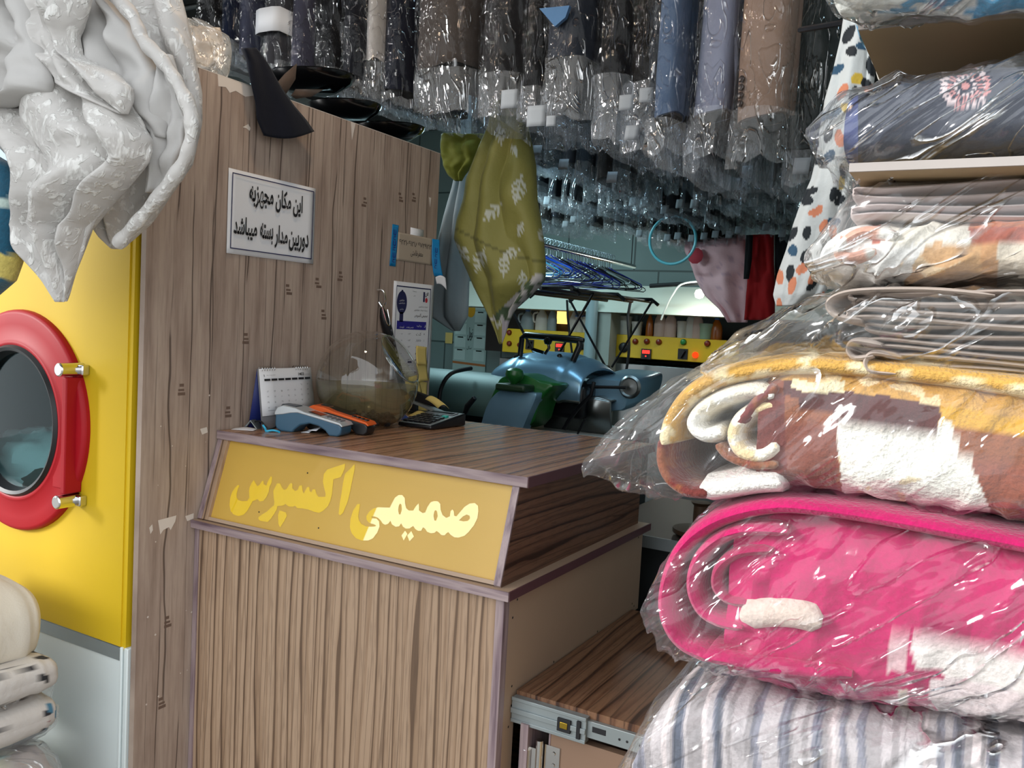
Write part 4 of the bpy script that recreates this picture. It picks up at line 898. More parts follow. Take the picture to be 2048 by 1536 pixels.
# bottles and tubs standing on the machines
zt = atY(1300, 675, YB).z
def bottle(x, y, w, h, m, capm, kind, label, z=None):
    z = zt if z is None else z
    r = thing(kind, label, 'bottle' if kind != 'tub' else 'tub', (x, y, z), 'bottles and tubs on the machines')
    if kind == 'tub':
        MB().lathe([(w * .86, 0), (w, h), (w * 1.05, h), (w * 1.05, h * .93), (w * 1.0, h * .93)], (x, y, z), None, 20).build('tub_body', m, r)
        MB().lathe([(w * 1.07, h), (w * 1.07, h + .012), (0, h + .014)], (x, y, z), None, 20).build('lid', capm, r)
    else:
        prof = [(w * .9, 0), (w, .01), (w, h * .45), (w * .85, h * .65), (w * .4, h * .85), (w * .34, h * .9)]
        mb = MB(); mb.lathe(prof, (x, y, z), None, 16); mb.build('bottle_body', m, r, disp=lambda p: V((p.x, y + (p.y - y) * .6, p.z)))
        MB().lathe([(w * .38, h * .88), (w * .38, h), (0, h * 1.005)], (x, y, z), None, 12).build('cap', capm, r)
        if kind == 'jug':
            MB().tube(crom([(x - w * .6, y - .01, z + h * .78), (x - w * 1.25, y - .01, z + h * .7), (x - w * 1.2, y - .01, z + h * .42), (x - w * .9, y - .01, z + h * .36)], 4), w * .14, 8).build('handle', m, r)
BW = plain('white plastic bottle', '#cfcdc6', .5); BP = plain('pale pink bottle', '#d2b7ac', .5); BA = plain('amber bottle', '#a85a16', .25); BG = plain('clouded grey jug', '#8b9aa0', .4); BGn = plain('pale green tub', '#9db79e', .4); CB = plain('blue cap', '#3f6fb5', .4); CRd = plain('brown cap', '#a24a24', .4)
for u, w, h, m, cm, kind, lab in (
    (1054, .055, .19, BG, CB, 'jug', 'clouded blue-grey jug at the left end of the left machine'), (1082, .05, .21, BW, BW, 'jug', 'white jug with a loop handle, second on the left machine'), (1103, .036, .22, BG, BW, 'detergent_bottle', 'grey bottle third on the left machine'),
    (1146, .035, .20, BW, BW, 'detergent_bottle', 'white bottle left of the two tubs on the left machine'), (1160, .04, .14, BW, CB, 'tub', 'white tub next to the pipe, set behind'), (1174, .036, .13, BW, BW, 'tub', 'white printed tub right beside the pipe'),
    (1249, .045, .15, BW, BW, 'tub', 'white and red printed tub at the left end of the right machine'), (1273, .036, .11, BW, BW, 'tub', 'short white cup beside the printed tub'), (1298, .026, .20, BA, CRd, 'detergent_bottle', 'amber bottle on the right machine'),
    (1319, .042, .24, BP, BW, 'detergent_bottle', 'pale pink bottle right of the amber one'), (1340, .042, .24, BP, BW, 'detergent_bottle', 'second pale pink bottle, in the middle of the row'), (1364, .036, .13, BW, BW, 'tub', 'white mug-like tub in the middle of the right machine'),
    (1380, .036, .24, BW, BW, 'detergent_bottle', 'white bottle right of the white mug-like tub'), (1394, .04, .24, BP, BW, 'detergent_bottle', 'third pale pink bottle, nearest the green tub'), (1412, .045, .12, BGn, BGn, 'tub', 'pale green tub near the plastic bags'), (1432, .04, .19, BA, CB, 'detergent_bottle', 'amber bottle at the right end by the plastic bags')):
    y = YB + .09; p = atY(u, 672, y)
    bottle(p.x, y, w, h * .82, m, cm, kind, lab)
a = atY(1121, 634, 5.7); tag(MB().box(a.x - .03, a.x + .03, 5.70, 5.764, a.z - .05, a.z + .06).build('night_light', emit('warm lit square', '#ffcf70', 1.1)), 'small warm lit square behind the bottles of the left machine', 'light')
# lit lamp behind the pink garment
a = V((-1.62, 5.16, 1.66)); l_ = thing('wall_lamp', 'small glowing wall lamp behind the pink garment', 'lamp', a)
MB().lathe([(0, -.03), (.022, -.022), (.03, 0), (.022, .022), (0, .03)], a, None, 16).build('bulb', emit('glowing bulb', '#fff4dc', 8), l_)
MB().tube([a + V((0, .02, .02)), a + V((0, .35, .02))], .012, 8).build('bracket', M['black'], l_)
# calendar poster, yellow note on the far left wall
ps = thing('wall_calendar', 'pale teal printed year calendar on the back wall left of the hanging green quilt', 'calendar', atY(940, 670, 5.98))
a, b, c = atY(912, 590, 5.985), atY(978, 590, 5.985), atY(940, 742, 5.985)
MB().box(a.x, b.x, 5.985, 5.99, c.z, a.z).build('poster_sheet', plain('pale teal print', '#a5c4c0', .6), ps)
mb = MB(); f = lambda p, q: V((lerp(a.x, b.x, p), 5.983, lerp(c.z, a.z, q)))
for i in range(2):
    for j in range(5):
        p_, q_ = (.04, .62)[i], .14 + j * .17
        mb.add([f(p_, q_), f(p_ + .33, q_), f(p_ + .33, q_ + .14), f(p_, q_ + .14)], [(0, 1, 2, 3)], 0); mb.add([f(p_ + .08, q_ + .125), f(p_ + .25, q_ + .125), f(p_ + .25, q_ + .14), f(p_ + .08, q_ + .14)], [(0, 1, 2, 3)], 1)
fs_ = fill2d([[(.49 + .13 * cos(q * pi / 12), .80 + .09 * sin(q * pi / 12)) for q in range(24)]]); mb.add([f(*p) for p in fs_[0]], fs_[1], 2)
put2d(mb, text2d('نوبل', .02), (.42, .40, .58, .58), f, 1); put2d(mb, text2d('سال', .0), (.42, .28, .56, .33), f, 1); mb.add([f(0, .09), f(1, .07), f(1, .10), f(0, .12)], [(0, 1, 2, 3)], 3)
mb.build('print', [plain('paler teal', '#bfdcd8', .6), M['ink'], plain('gold disc', '#d6a512', .5), plain('orange band', '#b0703c', .6)], ps, smooth=False, fix=False)
a = atY(897, 676, 5.98); tag(MB().box(a.x - .035, a.x + .035, 5.985, 5.99, a.z - .045, a.z + .045).build('sticky_note', PN), 'lone yellow sticky note on the back wall left of the wall calendar', 'sticky note')

wt = thing('work_table', 'dark low work table beyond the right end of the counter', 'table', (-.2, 2.6, 0))
MB().box(-1.0, .35, 2.28, 2.9, .80, .83).build('table_top', plain('dark brown board', '#3a2c24', .5), wt, bevel=.003)
MB().box(-1.0, .35, 2.276, 2.281, .798, .832).build('table_edging', M['zinc'], wt)
MB().box(-.97, .33, 2.34, 2.86, 0, .80).build('table_base', plain('dark machine base', '#23282a', .6), wt)
p = V((-.70, 2.38, .83)); MB().lathe([(.05, 0), (.075, .01), (.075, .022), (.02, .03), (.02, .09), (.03, .10), (0, .102)], p, None, 20).build('tailors_stand', plain('rusty iron', '#43301f', .6))
tag(bpy.data.objects['tailors_stand'], 'small rusty iron stand on the dark work table behind the counter', 'stand')
# ------------------------------------------------------------------ garments in film on the ceiling rails
def body_rings(w, d, zb, zt, seed, ripple=.10, nz_=22, n=28, hem=.0, quilt=0.0, lean=0.0, flare=1.0):
    rings = []
    for i in range(nz_ + 1):
        t_ = i / nz_; z = lerp(zb, zt, t_)
        sh = 1.0 if t_ < .72 else 1.0 - .55 * ((t_ - .72) / .28) ** 1.6
        fl_ = lerp(flare, 1.0, min(1, t_ * 2))
        ring = []
        for j in range(n):
            q = 2 * pi * j / n; cx, cy = sgnpow(cos(q), .55), sgnpow(sin(q), .6)
            rp = 1 + ripple * nz((cos(q) * 1.6, sin(q) * 1.6, z * 1.3), 1.5, seed) + ripple * .6 * sin(3 * q + seed + 2 * nz((0, 0, z), 2, seed)) * (1 - .5 * t_)
            if quilt: rp += quilt * (abs(sin(z * pi / .055)) ** .6 - .5)
            zz = z + (hem * nz((cos(q), sin(q), seed), 1.3, seed * 2) if i == 0 else 0)
            ring.append(V((cx * w / 2 * rp * fl_ + lean * (1 - t_), d / 2 + cy * d / 2 * (1 + .25 * (rp - 1)) * (.75 + .25 * sh) , zz)))
        if t_ > .72:
            ring = [V((p.x * sh, p.y, p.z + 0.0)) for p in ring]
        rings.append(ring)
    return rings
def film_rings(w, d, zb, zt, seed, nz_=24, n=30, pinch=.0):
    rings = []
    for i in range(nz_ + 1):
        t_ = i / nz_; z = lerp(zb, zt, t_); low = (1 - t_) ** 3
        ring = []
        for j in range(n):
            q = 2 * pi * j / n; cx, cy = sgnpow(cos(q), .6), sgnpow(sin(q), .65)
            cr = .16 * rid((cos(q) * 2, sin(q) * 2, z * 3.2), 1.9, seed) + .30 * low * nz((cos(q) * 2.2, sin(q) * 2.2, z * 2), 1.7, seed + 9)
            k = (1 + cr) * (1 - pinch * low)
            zz = z + (.022 * nz((cos(q) * 1.5, sin(q) * 1.5, seed), 1.8, seed) + .010 * nz((cos(q) * 5, sin(q) * 5, seed), 2, seed) if i < 2 else 0)
            ring.append(V((cx * w / 2 * k, d / 2 + cy * d / 2 * (1 + .3 * cr), zz)))
        if t_ > .8: ring = [V((p.x * (1 - .5 * (t_ - .8) / .2), p.y, p.z)) for p in ring]
        rings.append(ring)
    return rings
def sleeve_rings(w, d, zb, zt, seed, y0=0.0, cuff=0.012):
    rings = []
    for i in range(15):
        t_ = i / 14; z = lerp(zb, zt, t_); k = lerp(.96, 1.04, t_) * (1 + .06 * nz((0, 0, z), 5, seed))
        rings.append([V((sgnpow(cos(q), .6) * w / 2 * k + .01 * nz((0, 0, z), 3, seed + 3), y0 + sgnpow(sin(q), .7) * d / 2 * k, z + (cuff * cos(q) if i == 0 else 0))) for q in [2 * pi * j / 20 for j in range(20)]])
    return rings
M['bandp'] = plain('grey paper band', '#77777a', .8); M['tagp'] = plain('dull paper tag', '#8b9196', .8)
def gm(color, q=False):
    k = 'wool ' + color
    c_ = hx(color); return cloth(k, tuple(x * .5 for x in c_[:3]) + (1,), .92, .3, .12, .30, 7, 0.0)
def garment(kind, label, cat, x, y, w, d, zb, zt, color, film_zb=None, film_w=None, tagz=None, sleeve=None, group=None, seed=1.0, quilt=0.0, pinch=.2, fy=0.0, buttons=None, fl=None, flare=1.0, hookz=2.93, tagw=.036):
    """built about its own hanging line, then set in place"""
    r = thing(kind, label, cat, (0, 0, 0), group)
    mb = MB().loft(body_rings(w, d, zb, zt, seed, .05 if quilt else .10, 40 if quilt else 22, hem=.02, quilt=quilt, flare=flare))
    mb.m[-2] = 1; mb.build('cloth_body', [gm(color), plain('black hem shade', '#08080a', .9)], r, angle=60)  # bottom cap painted black for the shade inside the hem
    if sleeve:
        sw, szb, sc_ = sleeve
        so = MB().loft(sleeve_rings(sw, .11, szb, zt - .12, seed, -.035)).build('sleeve', gm(sc_ or color), r, angle=50)
        MB().loft(sleeve_rings(sw * .86, .09, szb - .002, szb + .06, seed, -.035)).build('cuff_lining', plain('dark cuff lining', '#2a2624', .8), so)
        if buttons:
            for k in range(4):
                mb = MB(); p = V((-sw * .40, -.035 - .050, szb + .030 + k * .0185)); mb.lathe([(.0078, 0), (.0082, .003), (.006, .0045), (.003, .0035), (0, .0035)], p, RY @ Matrix.Rotation(-.5, 3, 'Y'), 14)
                mb.build('button', plain('brown horn button', '#2e2019', .3), so)
    if film_zb is not None:
        fr_ = film_rings((film_w or w + .03), d + .03 + fy, film_zb, zt + .02, seed + 4, pinch=pinch)
        if fy: fr_ = [[p - V((0, fy, 0)) for p in q] for q in fr_]
        mb = MB().loft(fr_, caps=False); lim = min(zb, sleeve[1] if sleeve else zb) - .008
        for i_, f_ in enumerate(mb.f):
            if max(mb.v[j].z for j in f_) < lim + .02: mb.m[i_] = 1
        mb.build('plastic_cover', [fl or M['filmhang'], M['filmhem']], r, angle=70)
    if tagz is not None:
        mb = MB(); yy = -.030 if not sleeve else -.10; q = RND.uniform(-.3, .3)
        mb.grid(lambda u, v: V(((u - .5) * tagw + q * .03 + .004 * v, yy - .0015 * sin(3 * v) + .004 * (u - .5), tagz + v * tagw * 1.05)), 3, 3)
        mb.build('paper_tag', M['tagp'], r, solid=.0005)['label'] = 'white paper tag'
    MB().tube([(0, d / 2, zt - .02), (0, d / 2, hookz)], .003, 6).build('hanger_hook', M['chrome'], r)
    r.location = (x, y, 0)
    return r
Y1 = 2.12
def px1(u, v, y=Y1): p = atY(u, v, y); return p.x, p.z
front = [  # (kind, cat, label, u, v garment hem, v film hem, width, colour, extras)
    ('long_coat', 'coat', 'black coat at the far left end of the front rail above the partition', 405, 70, 120, .10, '#0c0d12', {}),
    ('trousers', 'trousers', 'dark blue trousers in film, second from the left on the front rail', 447, 82, 100, .075, '#15203c', {}),
    ('trousers', 'trousers', 'lilac grey trousers in film just left of the white paper band', 482, 108, 125, .075, '#565a72', {}),
    ('trousers', 'trousers', 'charcoal trousers crossed by a broad white paper band', 538, 120, 135, .095, '#4a4a50', {'band': True}),
    ('trousers', 'trousers', 'grey lilac trousers right of the white paper band', 588, 138, 150, .085, '#56566a', {}),
    ('suit_jacket', 'jacket', 'black jacket hanging over the black lids left of the white shirt', 640, 140, 165, .115, '#0b0d14', {}),
    ('suit_jacket', 'jacket', 'blue-black jacket close against the black one, left of the white shirt', 692, 165, 195, .085, '#10131f', {}),
    ('shirt', 'shirt', 'white shirt showing as a slanting strip at the left of the front rail', 738, 118, 195, .06, '#e0dcd8', {}),
    ('suit_jacket', 'jacket', 'midnight navy jacket right of the white shirt', 776, 182, 205, .095, '#11162a', {}),
    ('puffer_jacket', 'jacket', 'grey-brown quilted puffer jacket in a crumpled glittering cover', 868, 128, 218, .19, '#57504c', {'quilt': .10}),
    ('suit_jacket', 'jacket', 'charcoal jacket with a pale crumpled cover edge right of the puffer jacket', 985, 150, 232, .13, '#2b2a2c', {}),
    ('overcoat', 'coat', 'very dark overcoat in the narrow black gap right of the charcoal jacket', 1057, 175, 240, .07, '#0c0c10', {}),
    ('suit_jacket', 'jacket', 'slate jacket with a blue collar inside a loose folded cover', 1122, 110, 236, .135, '#3a3f4a', {'collar': True}),
    ('overcoat', 'coat', 'black overcoat with a white tag below, left of the slate blue sleeve', 1215, 150, 280, .10, '#0e0c0e', {}),
    ('overcoat', 'coat', 'brown-black overcoat just left of the slate blue sleeve', 1278, 165, 300, .115, '#15110f', {'tag': 1}),
    ('suit_jacket', 'jacket', 'slate blue jacket with a tall hanging sleeve', 1349, 245, 320, .062, '#6d84a6', {'sleeve': 1}),
    ('suit_jacket', 'jacket', 'dark navy jacket in the gap left of the pale grey sleeve', 1386, 292, 345, .045, '#0d1226', {}),
    ('suit_jacket', 'jacket', 'pale grey jacket whose plain sleeve hangs left of the beige sleeve', 1437, 240, 330, .094, '#bcc2dc', {'sleeve': 1}),
    ('suit_jacket', 'jacket', 'beige jacket with four dark buttons on its sleeve', 1538, 248, 340, .122, '#bb9d8a', {'sleeve': 1, 'buttons': 1}),
    ('overcoat', 'coat', 'long dark grey-green coat at the right end of the front rail', 1606, 290, 370, .095, '#39403f', {'tag': 1}),
]
FR = []
for i, (kind, cat, lab, u, vh, vf, w, colr, ex) in enumerate(front):
    y = Y1 + .03 * ((i * 7) % 3 - 1)
    x, zb = px1(u, vh, y); _, zf = px1(u, vf, y)
    sl_ = None
    if ex.get('sleeve'): sl_ = (w * .98, zb, None)
    r = garment(kind, lab, cat, x, y, w, .42, zb + (.02 if sl_ else 0), 2.72, colr, zf, w + .04, tagz=(zf + .02 if ex.get('tag') else None), sleeve=sl_, seed=i * 3.7 + 1, quilt=ex.get('quilt', 0), buttons=ex.get('buttons'), pinch=.15, fy=.13 if sl_ else 0)
    FR.append(r)
    if ex.get('band'):
        a = px1(u, 68, y)[1]; b = px1(u, 20, y)[1]
        o = MB().loft([[V((q[0] * w * .56, q[1], z)) for q in ((-1, .30), (-1, -.012), (-.5, -.022), (.5, -.022), (1, -.012), (1, .30))] for z in (a, b)], closed=False).build('paper_band', M['paper'], r, solid=.001); o['label'] = 'white paper band'
    if ex.get('collar'):
        a = px1(u - 10, 45, y)[1]; b = px1(u - 10, 20, y)[1]
        mb = MB(); mb.prism([(-.06, b), (.03, b - .004), (.02, a), (-.01, a - .02), (-.04, a + .012)], lambda p, q, wv: V((p, -.014 - wv, q)), 0, .012); mb.build('shirt_collar', cloth('blue shirting', '#4d6f94'), r)['label'] = 'blue collar'
# loose crumpled cover hem with white tags hanging below the charcoal jacket
for gi, u, v, s_ in ((10, 1018, 198, .05), (12, 1072, 232, .055), (12, 1102, 242, .028), (13, 1252, 205, .038), (14, 1292, 190, .036)):
    p = atY(u, v, Y1 - .06); q = V(FR[gi].location)
    o = MB().grid(lambda a, b: p - q + V(((a - .5) * s_, -.002 * sin(4 * a), (b - .5) * s_)), 4, 4).build('paper_tag', M['tagp'], FR[gi], solid=.0005); o['label'] = 'white paper tag'
# rails the rows hang from
for y in (Y1 + .21, 3.06, 3.91, 4.81): struct(MB().tube([(-4.5, y, 2.935), (.9, y, 2.935)], .014, 10).build('beam', M['steel']))
# three further rows, seen as a thicket of hems, films and tags
ROWS = [(2.85, [(900, 300), (1060, 318), (1110, 335), (1185, 388), (1290, 362), (1362, 360), (1410, 400), (1500, 373), (1600, 377), (1650, 380)], 890, 1650, .066, 'garment in grey film on the second rail back', 'garments on the second rail back'),
        (3.70, [(900, 380), (1082, 405), (1200, 425), (1282, 430), (1400, 440), (1523, 430), (1620, 430)], 1040, 1610, .066, 'garment in dull film on the third rail back', 'garments on the third rail back'),
        (4.60, [(1000, 455), (1082, 462), (1200, 462), (1282, 472), (1320, 486), (1400, 486), (1523, 476), (1600, 476)], 1050, 1590, .07, 'garment in film with hem tags on the rearmost rail', 'garments on the rearmost rail')]
PAL = ['#15171d', '#1c2230', '#2f3135', '#121a2c', '#413a36', '#20242a', '#51565e', '#0e1014', '#3b3029', '#28303c']
for ri_, (y, prof_, u0, u1, sp, lab, grp) in enumerate(ROWS):
    protos = []
    for k in range(7):
        w = RND.uniform(.045, .062); hang = RND.uniform(.03, .10)
        r = garment('covered_garment', lab, 'garment', 0, 0, w, .40, .05 + hang, .92, PAL[(k * 3 + ri_) % 10],     .05, w + .012, fl=M['filmrear'], tagz=(.07 if k % 7 in (0, 2, 4, 5) else None), group=grp, seed=50 + k * 5.3 + ri_ * 40, pinch=.25, hookz=1.0)
        protos.append(r)
    x = atY(u0, 400, y).x; xe = atY(u1, 400, y).x; n_ = 0; used = set()
    while x < xe:
        k = RND.randrange(7); src = protos[k]
        o = src if k not in used else copy_tree(src)
        used.add(k)
        u = (CAM + (V((x, y, 1.95)) - CAM)); d_ = u - CAM; uu = 1024 + FPX * d_.dot(cright) / d_.dot(cfwd)
        vv = interp(prof_, uu)[0] + RND.uniform(-14, 10)
        zf = atY(uu, vv, y).z
        o.location = (x, y + RND.uniform(-.04, .04), zf - .05); o.rotation_euler = (0, 0, RND.uniform(-.10, .10))
        o.scale = (1, 1, min(1.0, (2.935 - zf + .05)))
        x += RND.uniform(sp * .8, sp * 1.25); n_ += 1
    for k in range(7):
        if k not in used:
            for c in list(protos[k].children_recursive): bpy.data.objects.remove(c)
            bpy.data.objects.remove(protos[k])
# garments hanging lower at the back right: pink, red, black
def hang(name, label, cat, rows, y, m, thick=.05, seed=0, fold=.012, nf=4, parent=None, ny=26, nx=26, col=None, puff=1.0, back=.0):
    """cloth hanging in folds; rows = (v, uL, uR) picked where it hangs at depth y"""
    tb = []
    for v, ul, ur in rows:
        a, b = atY(ul, v, y), atY(ur, v, y); tb.append(((a.z + b.z) / 2, a.x, b.x, a.z - b.z))
    tb = tb[::-1] if tb[0][0] > tb[-1][0] else tb
    def P(s_, t_, side):
        z = lerp(tb[-1][0], tb[0][0], t_); xl, xr, sk = interp(tb, z)
        e = sqrt(max(0, 1 - (2 * s_ - 1) ** 2)); wf = min(1.0, abs(xr - xl) / (thick * 2.2)); th = thick * e ** .8 * (.55 + .45 * sin(pi * min(1, max(0, .12 + t_ * .8)))) * puff * wf
        fd = (fold * (abs(sin(nf * pi * .5 * s_ + 1.6 * nz((s_ * 2, t_ * 2, 0), 1.2, seed) + seed)) * 1.6 - .8) + fold * .9 * nz((s_ * 3, t_ * 5, 1), 1.4, seed)) * min(1, e * 1.3) * wf
        yy = y - th * .62 - fd if side == 0 else y + th * .5 + back
        return V((lerp(xl, xr, s_), yy, z - sk * (s_ - .5)))
    mb = MB(); mb.grid(lambda u, v: P(u, v, 0), nx, ny); mb.grid(lambda u, v: P(1 - u, v, 1), nx, ny)
    mb.grid(lambda u, v: P(u, 1, 0).lerp(P(u, 1, 1), v), nx, 1); mb.grid(lambda u, v: P(u, 0, 1).lerp(P(u, 0, 0), v), nx, 1)
    o = mb.build(name, m, parent, angle=75, col=col, fix=False)
    b = bmesh.new(); b.from_mesh(o.data); bmesh.ops.remove_doubles(b, verts=b.verts, dist=.0006); bmesh.ops.recalc_face_normals(b, faces=b.faces); b.to_mesh(o.data); b.free()
    if label: tag(o, label, cat)
    return o
def pinkcol(p):
    n = nz(p, 26, 3); k = n > .38
    return (.72, .42, .44) if not k else (.55, .32, .36)
pk = hang('pink_blouse', 'dusty pink garment hanging above the right control panel', 'garment', [(470, 1372, 1490), (500, 1368, 1494), (520, 1378, 1497), (560, 1392, 1500), (590, 1408, 1504), (620, 1440, 1500), (645, 1455, 1495)], 4.75, painted('pink crepe', .85, 0, 120, .3), .08, 2, .02, 3, col=pinkcol)
MB().lathe([(.03, 0), (.045, .01), (.03, .02)], atY(1392, 512, 4.66), RY, 10).build('flower_trim', cloth('red trim', '#a83a44'), pk)['label'] = 'red flower trim'
hang('red_coat', 'bright red garment hanging right of the dusty pink one', 'garment', [(470, 1500, 1548), (520, 1498, 1548), (570, 1494, 1550), (640, 1488, 1550)], 4.7, cloth('red wool', '#8e0f12'), .06, 5, .016, 2)
hang('black_scarf', 'black scarf hanging between the pink and the red garment', 'scarf', [(470, 1492, 1506), (520, 1489, 1504), (558, 1487, 1498)], 4.62, cloth('black knit', '#0d0d0f'), .02, 6, .005, 1, nx=8)
hang('black_coat', 'black garment hanging right of the red one', 'garment', [(470, 1548, 1590), (540, 1549, 1586), (600, 1550, 1570)], 4.72, cloth('black knit', '#0d0d0f'), .05, 8, .01, 2, nx=10)
# rail of empty wire hangers running into the room
ra, rb = atY(1062, 480, 3.55), atY(1232, 528, 4.75)
ra.x = rb.x = (ra.x + rb.x) / 2; ra.z = rb.z = (ra.z + rb.z) / 2
struct(MB().tube([ra + V((0, -.5, 0)), rb + V((0, .2, 0))], .013, 10).build('beam', M['chrome']))
hang_m = [plain('blue plastic wire', '#2a62e0', .3), plain('pale steel wire', '#aeb9ba', .3, .7), plain('cyan plastic wire', '#4fb8e8', .3), plain('dark blue wire', '#15208a', .35), plain('black wire', '#0c0d10', .4)]
def hanger_mesh(nm, lab, m):
    r = thing('wire_hanger', lab, 'clothes hanger', (0, 0, 0), 'wire hangers on the low rail')
    pts = [(-.205, 0, -.145), (-.21, 0, -.155), (-.2, 0, -.165), (.2, 0, -.165), (.21, 0, -.155), (.205, 0, -.145), (.012, 0, -.055), (0, 0, -.045), (-.012, 0, -.055)]
    MB().tube(pts, .0028, 6, closed=True).build('hanger_frame', m, r)
    MB().tube([(0, 0, -.05), (0, 0, -.018)] + [(.015 * sin(q) - .0, 0, .002 + .016 * (1 - cos(q)) - .018 + .016) for q in (0.2, 1, 1.8, 2.6, 3.4, 4.2)], .0026, 6).build('hanger_hook', plain('grey wire', '#6f7a80', .4, .5), r)
    return r
hp_ = [hanger_mesh('h', lab, hang_m[k]) for k, lab in enumerate(('bright blue wire hanger in the bundle on the low rail', 'pale steel wire hanger in the bundle on the low rail', 'cyan wire hanger in the bundle on the low rail', 'dark blue wire hanger at the back of the low rail', 'black wire hanger at the back of the low rail'))]
ust = set()
for k in range(44):
    t_ = k / 43; kk = (RND.choice((0, 0, 2, 1, 1)) if t_ < .38 else RND.choice((3, 3, 4, 1, 4)))
    o = hp_[kk] if kk not in ust else copy_tree(hp_[kk]); ust.add(kk)
    yy = lerp(ra.y - .05, rb.y - .05, t_ * .45 if t_ < .38 else .17 + (t_ - .38) / .62 * .75)
    o.location = (ra.x, yy, ra.z + .008 - .002); o.rotation_euler = (RND.uniform(-.05, .05), RND.uniform(-.10, .10), RND.uniform(-.25, .25))
rk = MB()
zb_ = ra.z - .21
for y in (ra.y + .05, (ra.y + rb.y) / 2, rb.y - .1): rk.tube([(ra.x - .28, y, zb_ - .03), (ra.x - .24, y, zb_), (ra.x + .24, y, zb_), (ra.x + .28, y, zb_ - .03)], .010, 8)
for dx in (-.26, -.1, .1, .26): rk.tube([(ra.x + dx, ra.y, zb_ - .01), (ra.x + dx * .8, rb.y, zb_ - .01)], .009, 8)
for s_ in (-1, 1):
    for y in (ra.y + .25, rb.y - .15): rk.tube([(ra.x + s_ * .26, y, zb_ - .01), (ra.x + s_ * .02, y + .05, zb_ - .40)], .007, 6)
rk.tube([(ra.x, ra.y + .3, zb_ - .40), (ra.x, rb.y - .1, zb_ - .40)], .010, 8)
for y in (ra.y - .3, rb.y + .15): rk.tube([(ra.x, y, ra.z), (ra.x, y, 2.99)], .003, 6)
tag(rk.build('hanger_stand', M['black']), 'black wire frame below the bundle of blue hangers', 'stand')
a = atY(1345, 480, 4.5); tag(MB().tube([a + V((.13 * cos(q), .0, .13 * sin(q))) for q in [k * pi / 16 for k in range(32)]], .008, 8, closed=True).build('plastic_hoop', plain('aqua plastic', '#5fb6c4', .35)), 'aqua plastic hoop hanging below the rearmost garments', 'hoop')
# ------------------------------------------------------------------ left side: hanging duvet, bags, cloth, black lids
def pxof(p):
    d = V(p) - CAM; w = d.dot(cfwd); return 1024 + FPX * d.dot(cright) / w, 768 + FPX * d.dot(cdown) / w
t = NT('silver jacquard'); c = t.coord()
n = t.noise(c, 26, 3, .6, 1.5); fl_ = t.ramp(n, [(0.50, 0.0), (0.56, 1.0)]); streak = t.noise(t.coord((1, 1, .35), rot=(.3, .4, .2)), 90, 2)
fl2 = t.math('MULTIPLY', fl_, t.ramp(streak, [(.4, 0.0), (.6, 1.0)]))
t.bsdf(t.mix(fl2, hx('#bfbcb9'), hx('#dddcd9')), t.ramp(fl2, [(0, .62), (1, .34)]), 0, t.bump(t.math('ADD', t.math('MULTIPLY', t.noise(c, 9, 3, .5, .8), .7), t.math('MULTIPLY', fl2, .06)), .7, .035), Sheen_Weight=.2)
M['jacq'] = t.mat
M['lining'] = cloth('plain grey lining', '#b9b7b5', .75, .1, .05, .55, 7)
dv = thing('duvet', 'silver grey patterned duvet hanging in a gathered bunch at the top left', 'duvet', atY(200, -40, 1.05))
hang('back_swag', None, '', [(-40, 120, 352), (40, 130, 372), (93, 150, 382), (182, 168, 398), (242, 180, 398), (327, 188, 379), (387, 200, 336), (448, 206, 296), (480, 215, 264), (498, 226, 244)], 1.10, M['jacq'], .075, 1, .030, 4, dv, 54, 50)
hang('lining_fold', None, '', [(-20, 160, 200), (20, 156, 240), (60, 152, 275), (110, 150, 300), (160, 160, 318), (210, 200, 326), (250, 262, 333), (276, 300, 331)], 1.02, M['lining'], .055, 2, .022, 4, dv, 46, 36)
hang('lining_fold', None, '', [(110, 322, 345), (170, 318, 362), (230, 312, 370), (290, 300, 366), (340, 296, 345), (385, 290, 318)], 1.03, M['lining'], .03, 9, .014, 3, dv, 26, 18)
hang('front_tongue', None, '', [(135, 60, 160), (165, 20, 200), (214, -45, 262), (278, -12, 299), (322, 30, 290), (355, 52, 262), (400, 60, 219), (456, 52, 172), (500, 65, 160), (565, 97, 141), (604, 114, 128)], .98, M['jacq'], .085, 3, .034, 5, dv, 60, 60)
hang('upper_fold', None, '', [(-40, 35, 190), (20, 62, 172), (70, 82, 152), (110, 95, 160), (145, 112, 232), (175, 135, 262), (205, 190, 262), (228, 238, 256)], .95, M['jacq'], .055, 4, .024, 3, dv, 40, 36)
hang('left_fold', None, '', [(-40, -90, 48), (60, -90, 72), (120, -90, 95), (168, -90, 108), (190, -90, 104), (208, -90, 40), (226, -90, -10)], .93, M['lining'], .05, 5, .030, 4, dv, 40, 34)
mb = MB(); pts = crom([atY(u, v, 1.0 + .02 * k / 9) for k, (u, v) in enumerate(((205, -30), (262, 28), (288, 82), (325, 122), (358, 172), (383, 236), (374, 308), (334, 374), (276, 442), (236, 488)))], 8)
mb.tube(pts, [(.012 + .0012 * sin(k * 1.1) + .001 * sin(k * .37)) for k in range(len(pts))], 12)
mb.build('piped_edge', M['jacq'], dv)
mb = MB(); pts = crom([atY(u, v, .985) for u, v in ((150, 150), (200, 165), (240, 190), (268, 225), (290, 270), (297, 300), (288, 325), (240, 372), (215, 402), (180, 450), (160, 505), (128, 600))], 7)
mb.tube(pts, [(.006 + .0008 * sin(k * 1.1)) for k in range(len(pts))], 10); mb.build('piped_edge', M['jacq'], dv)
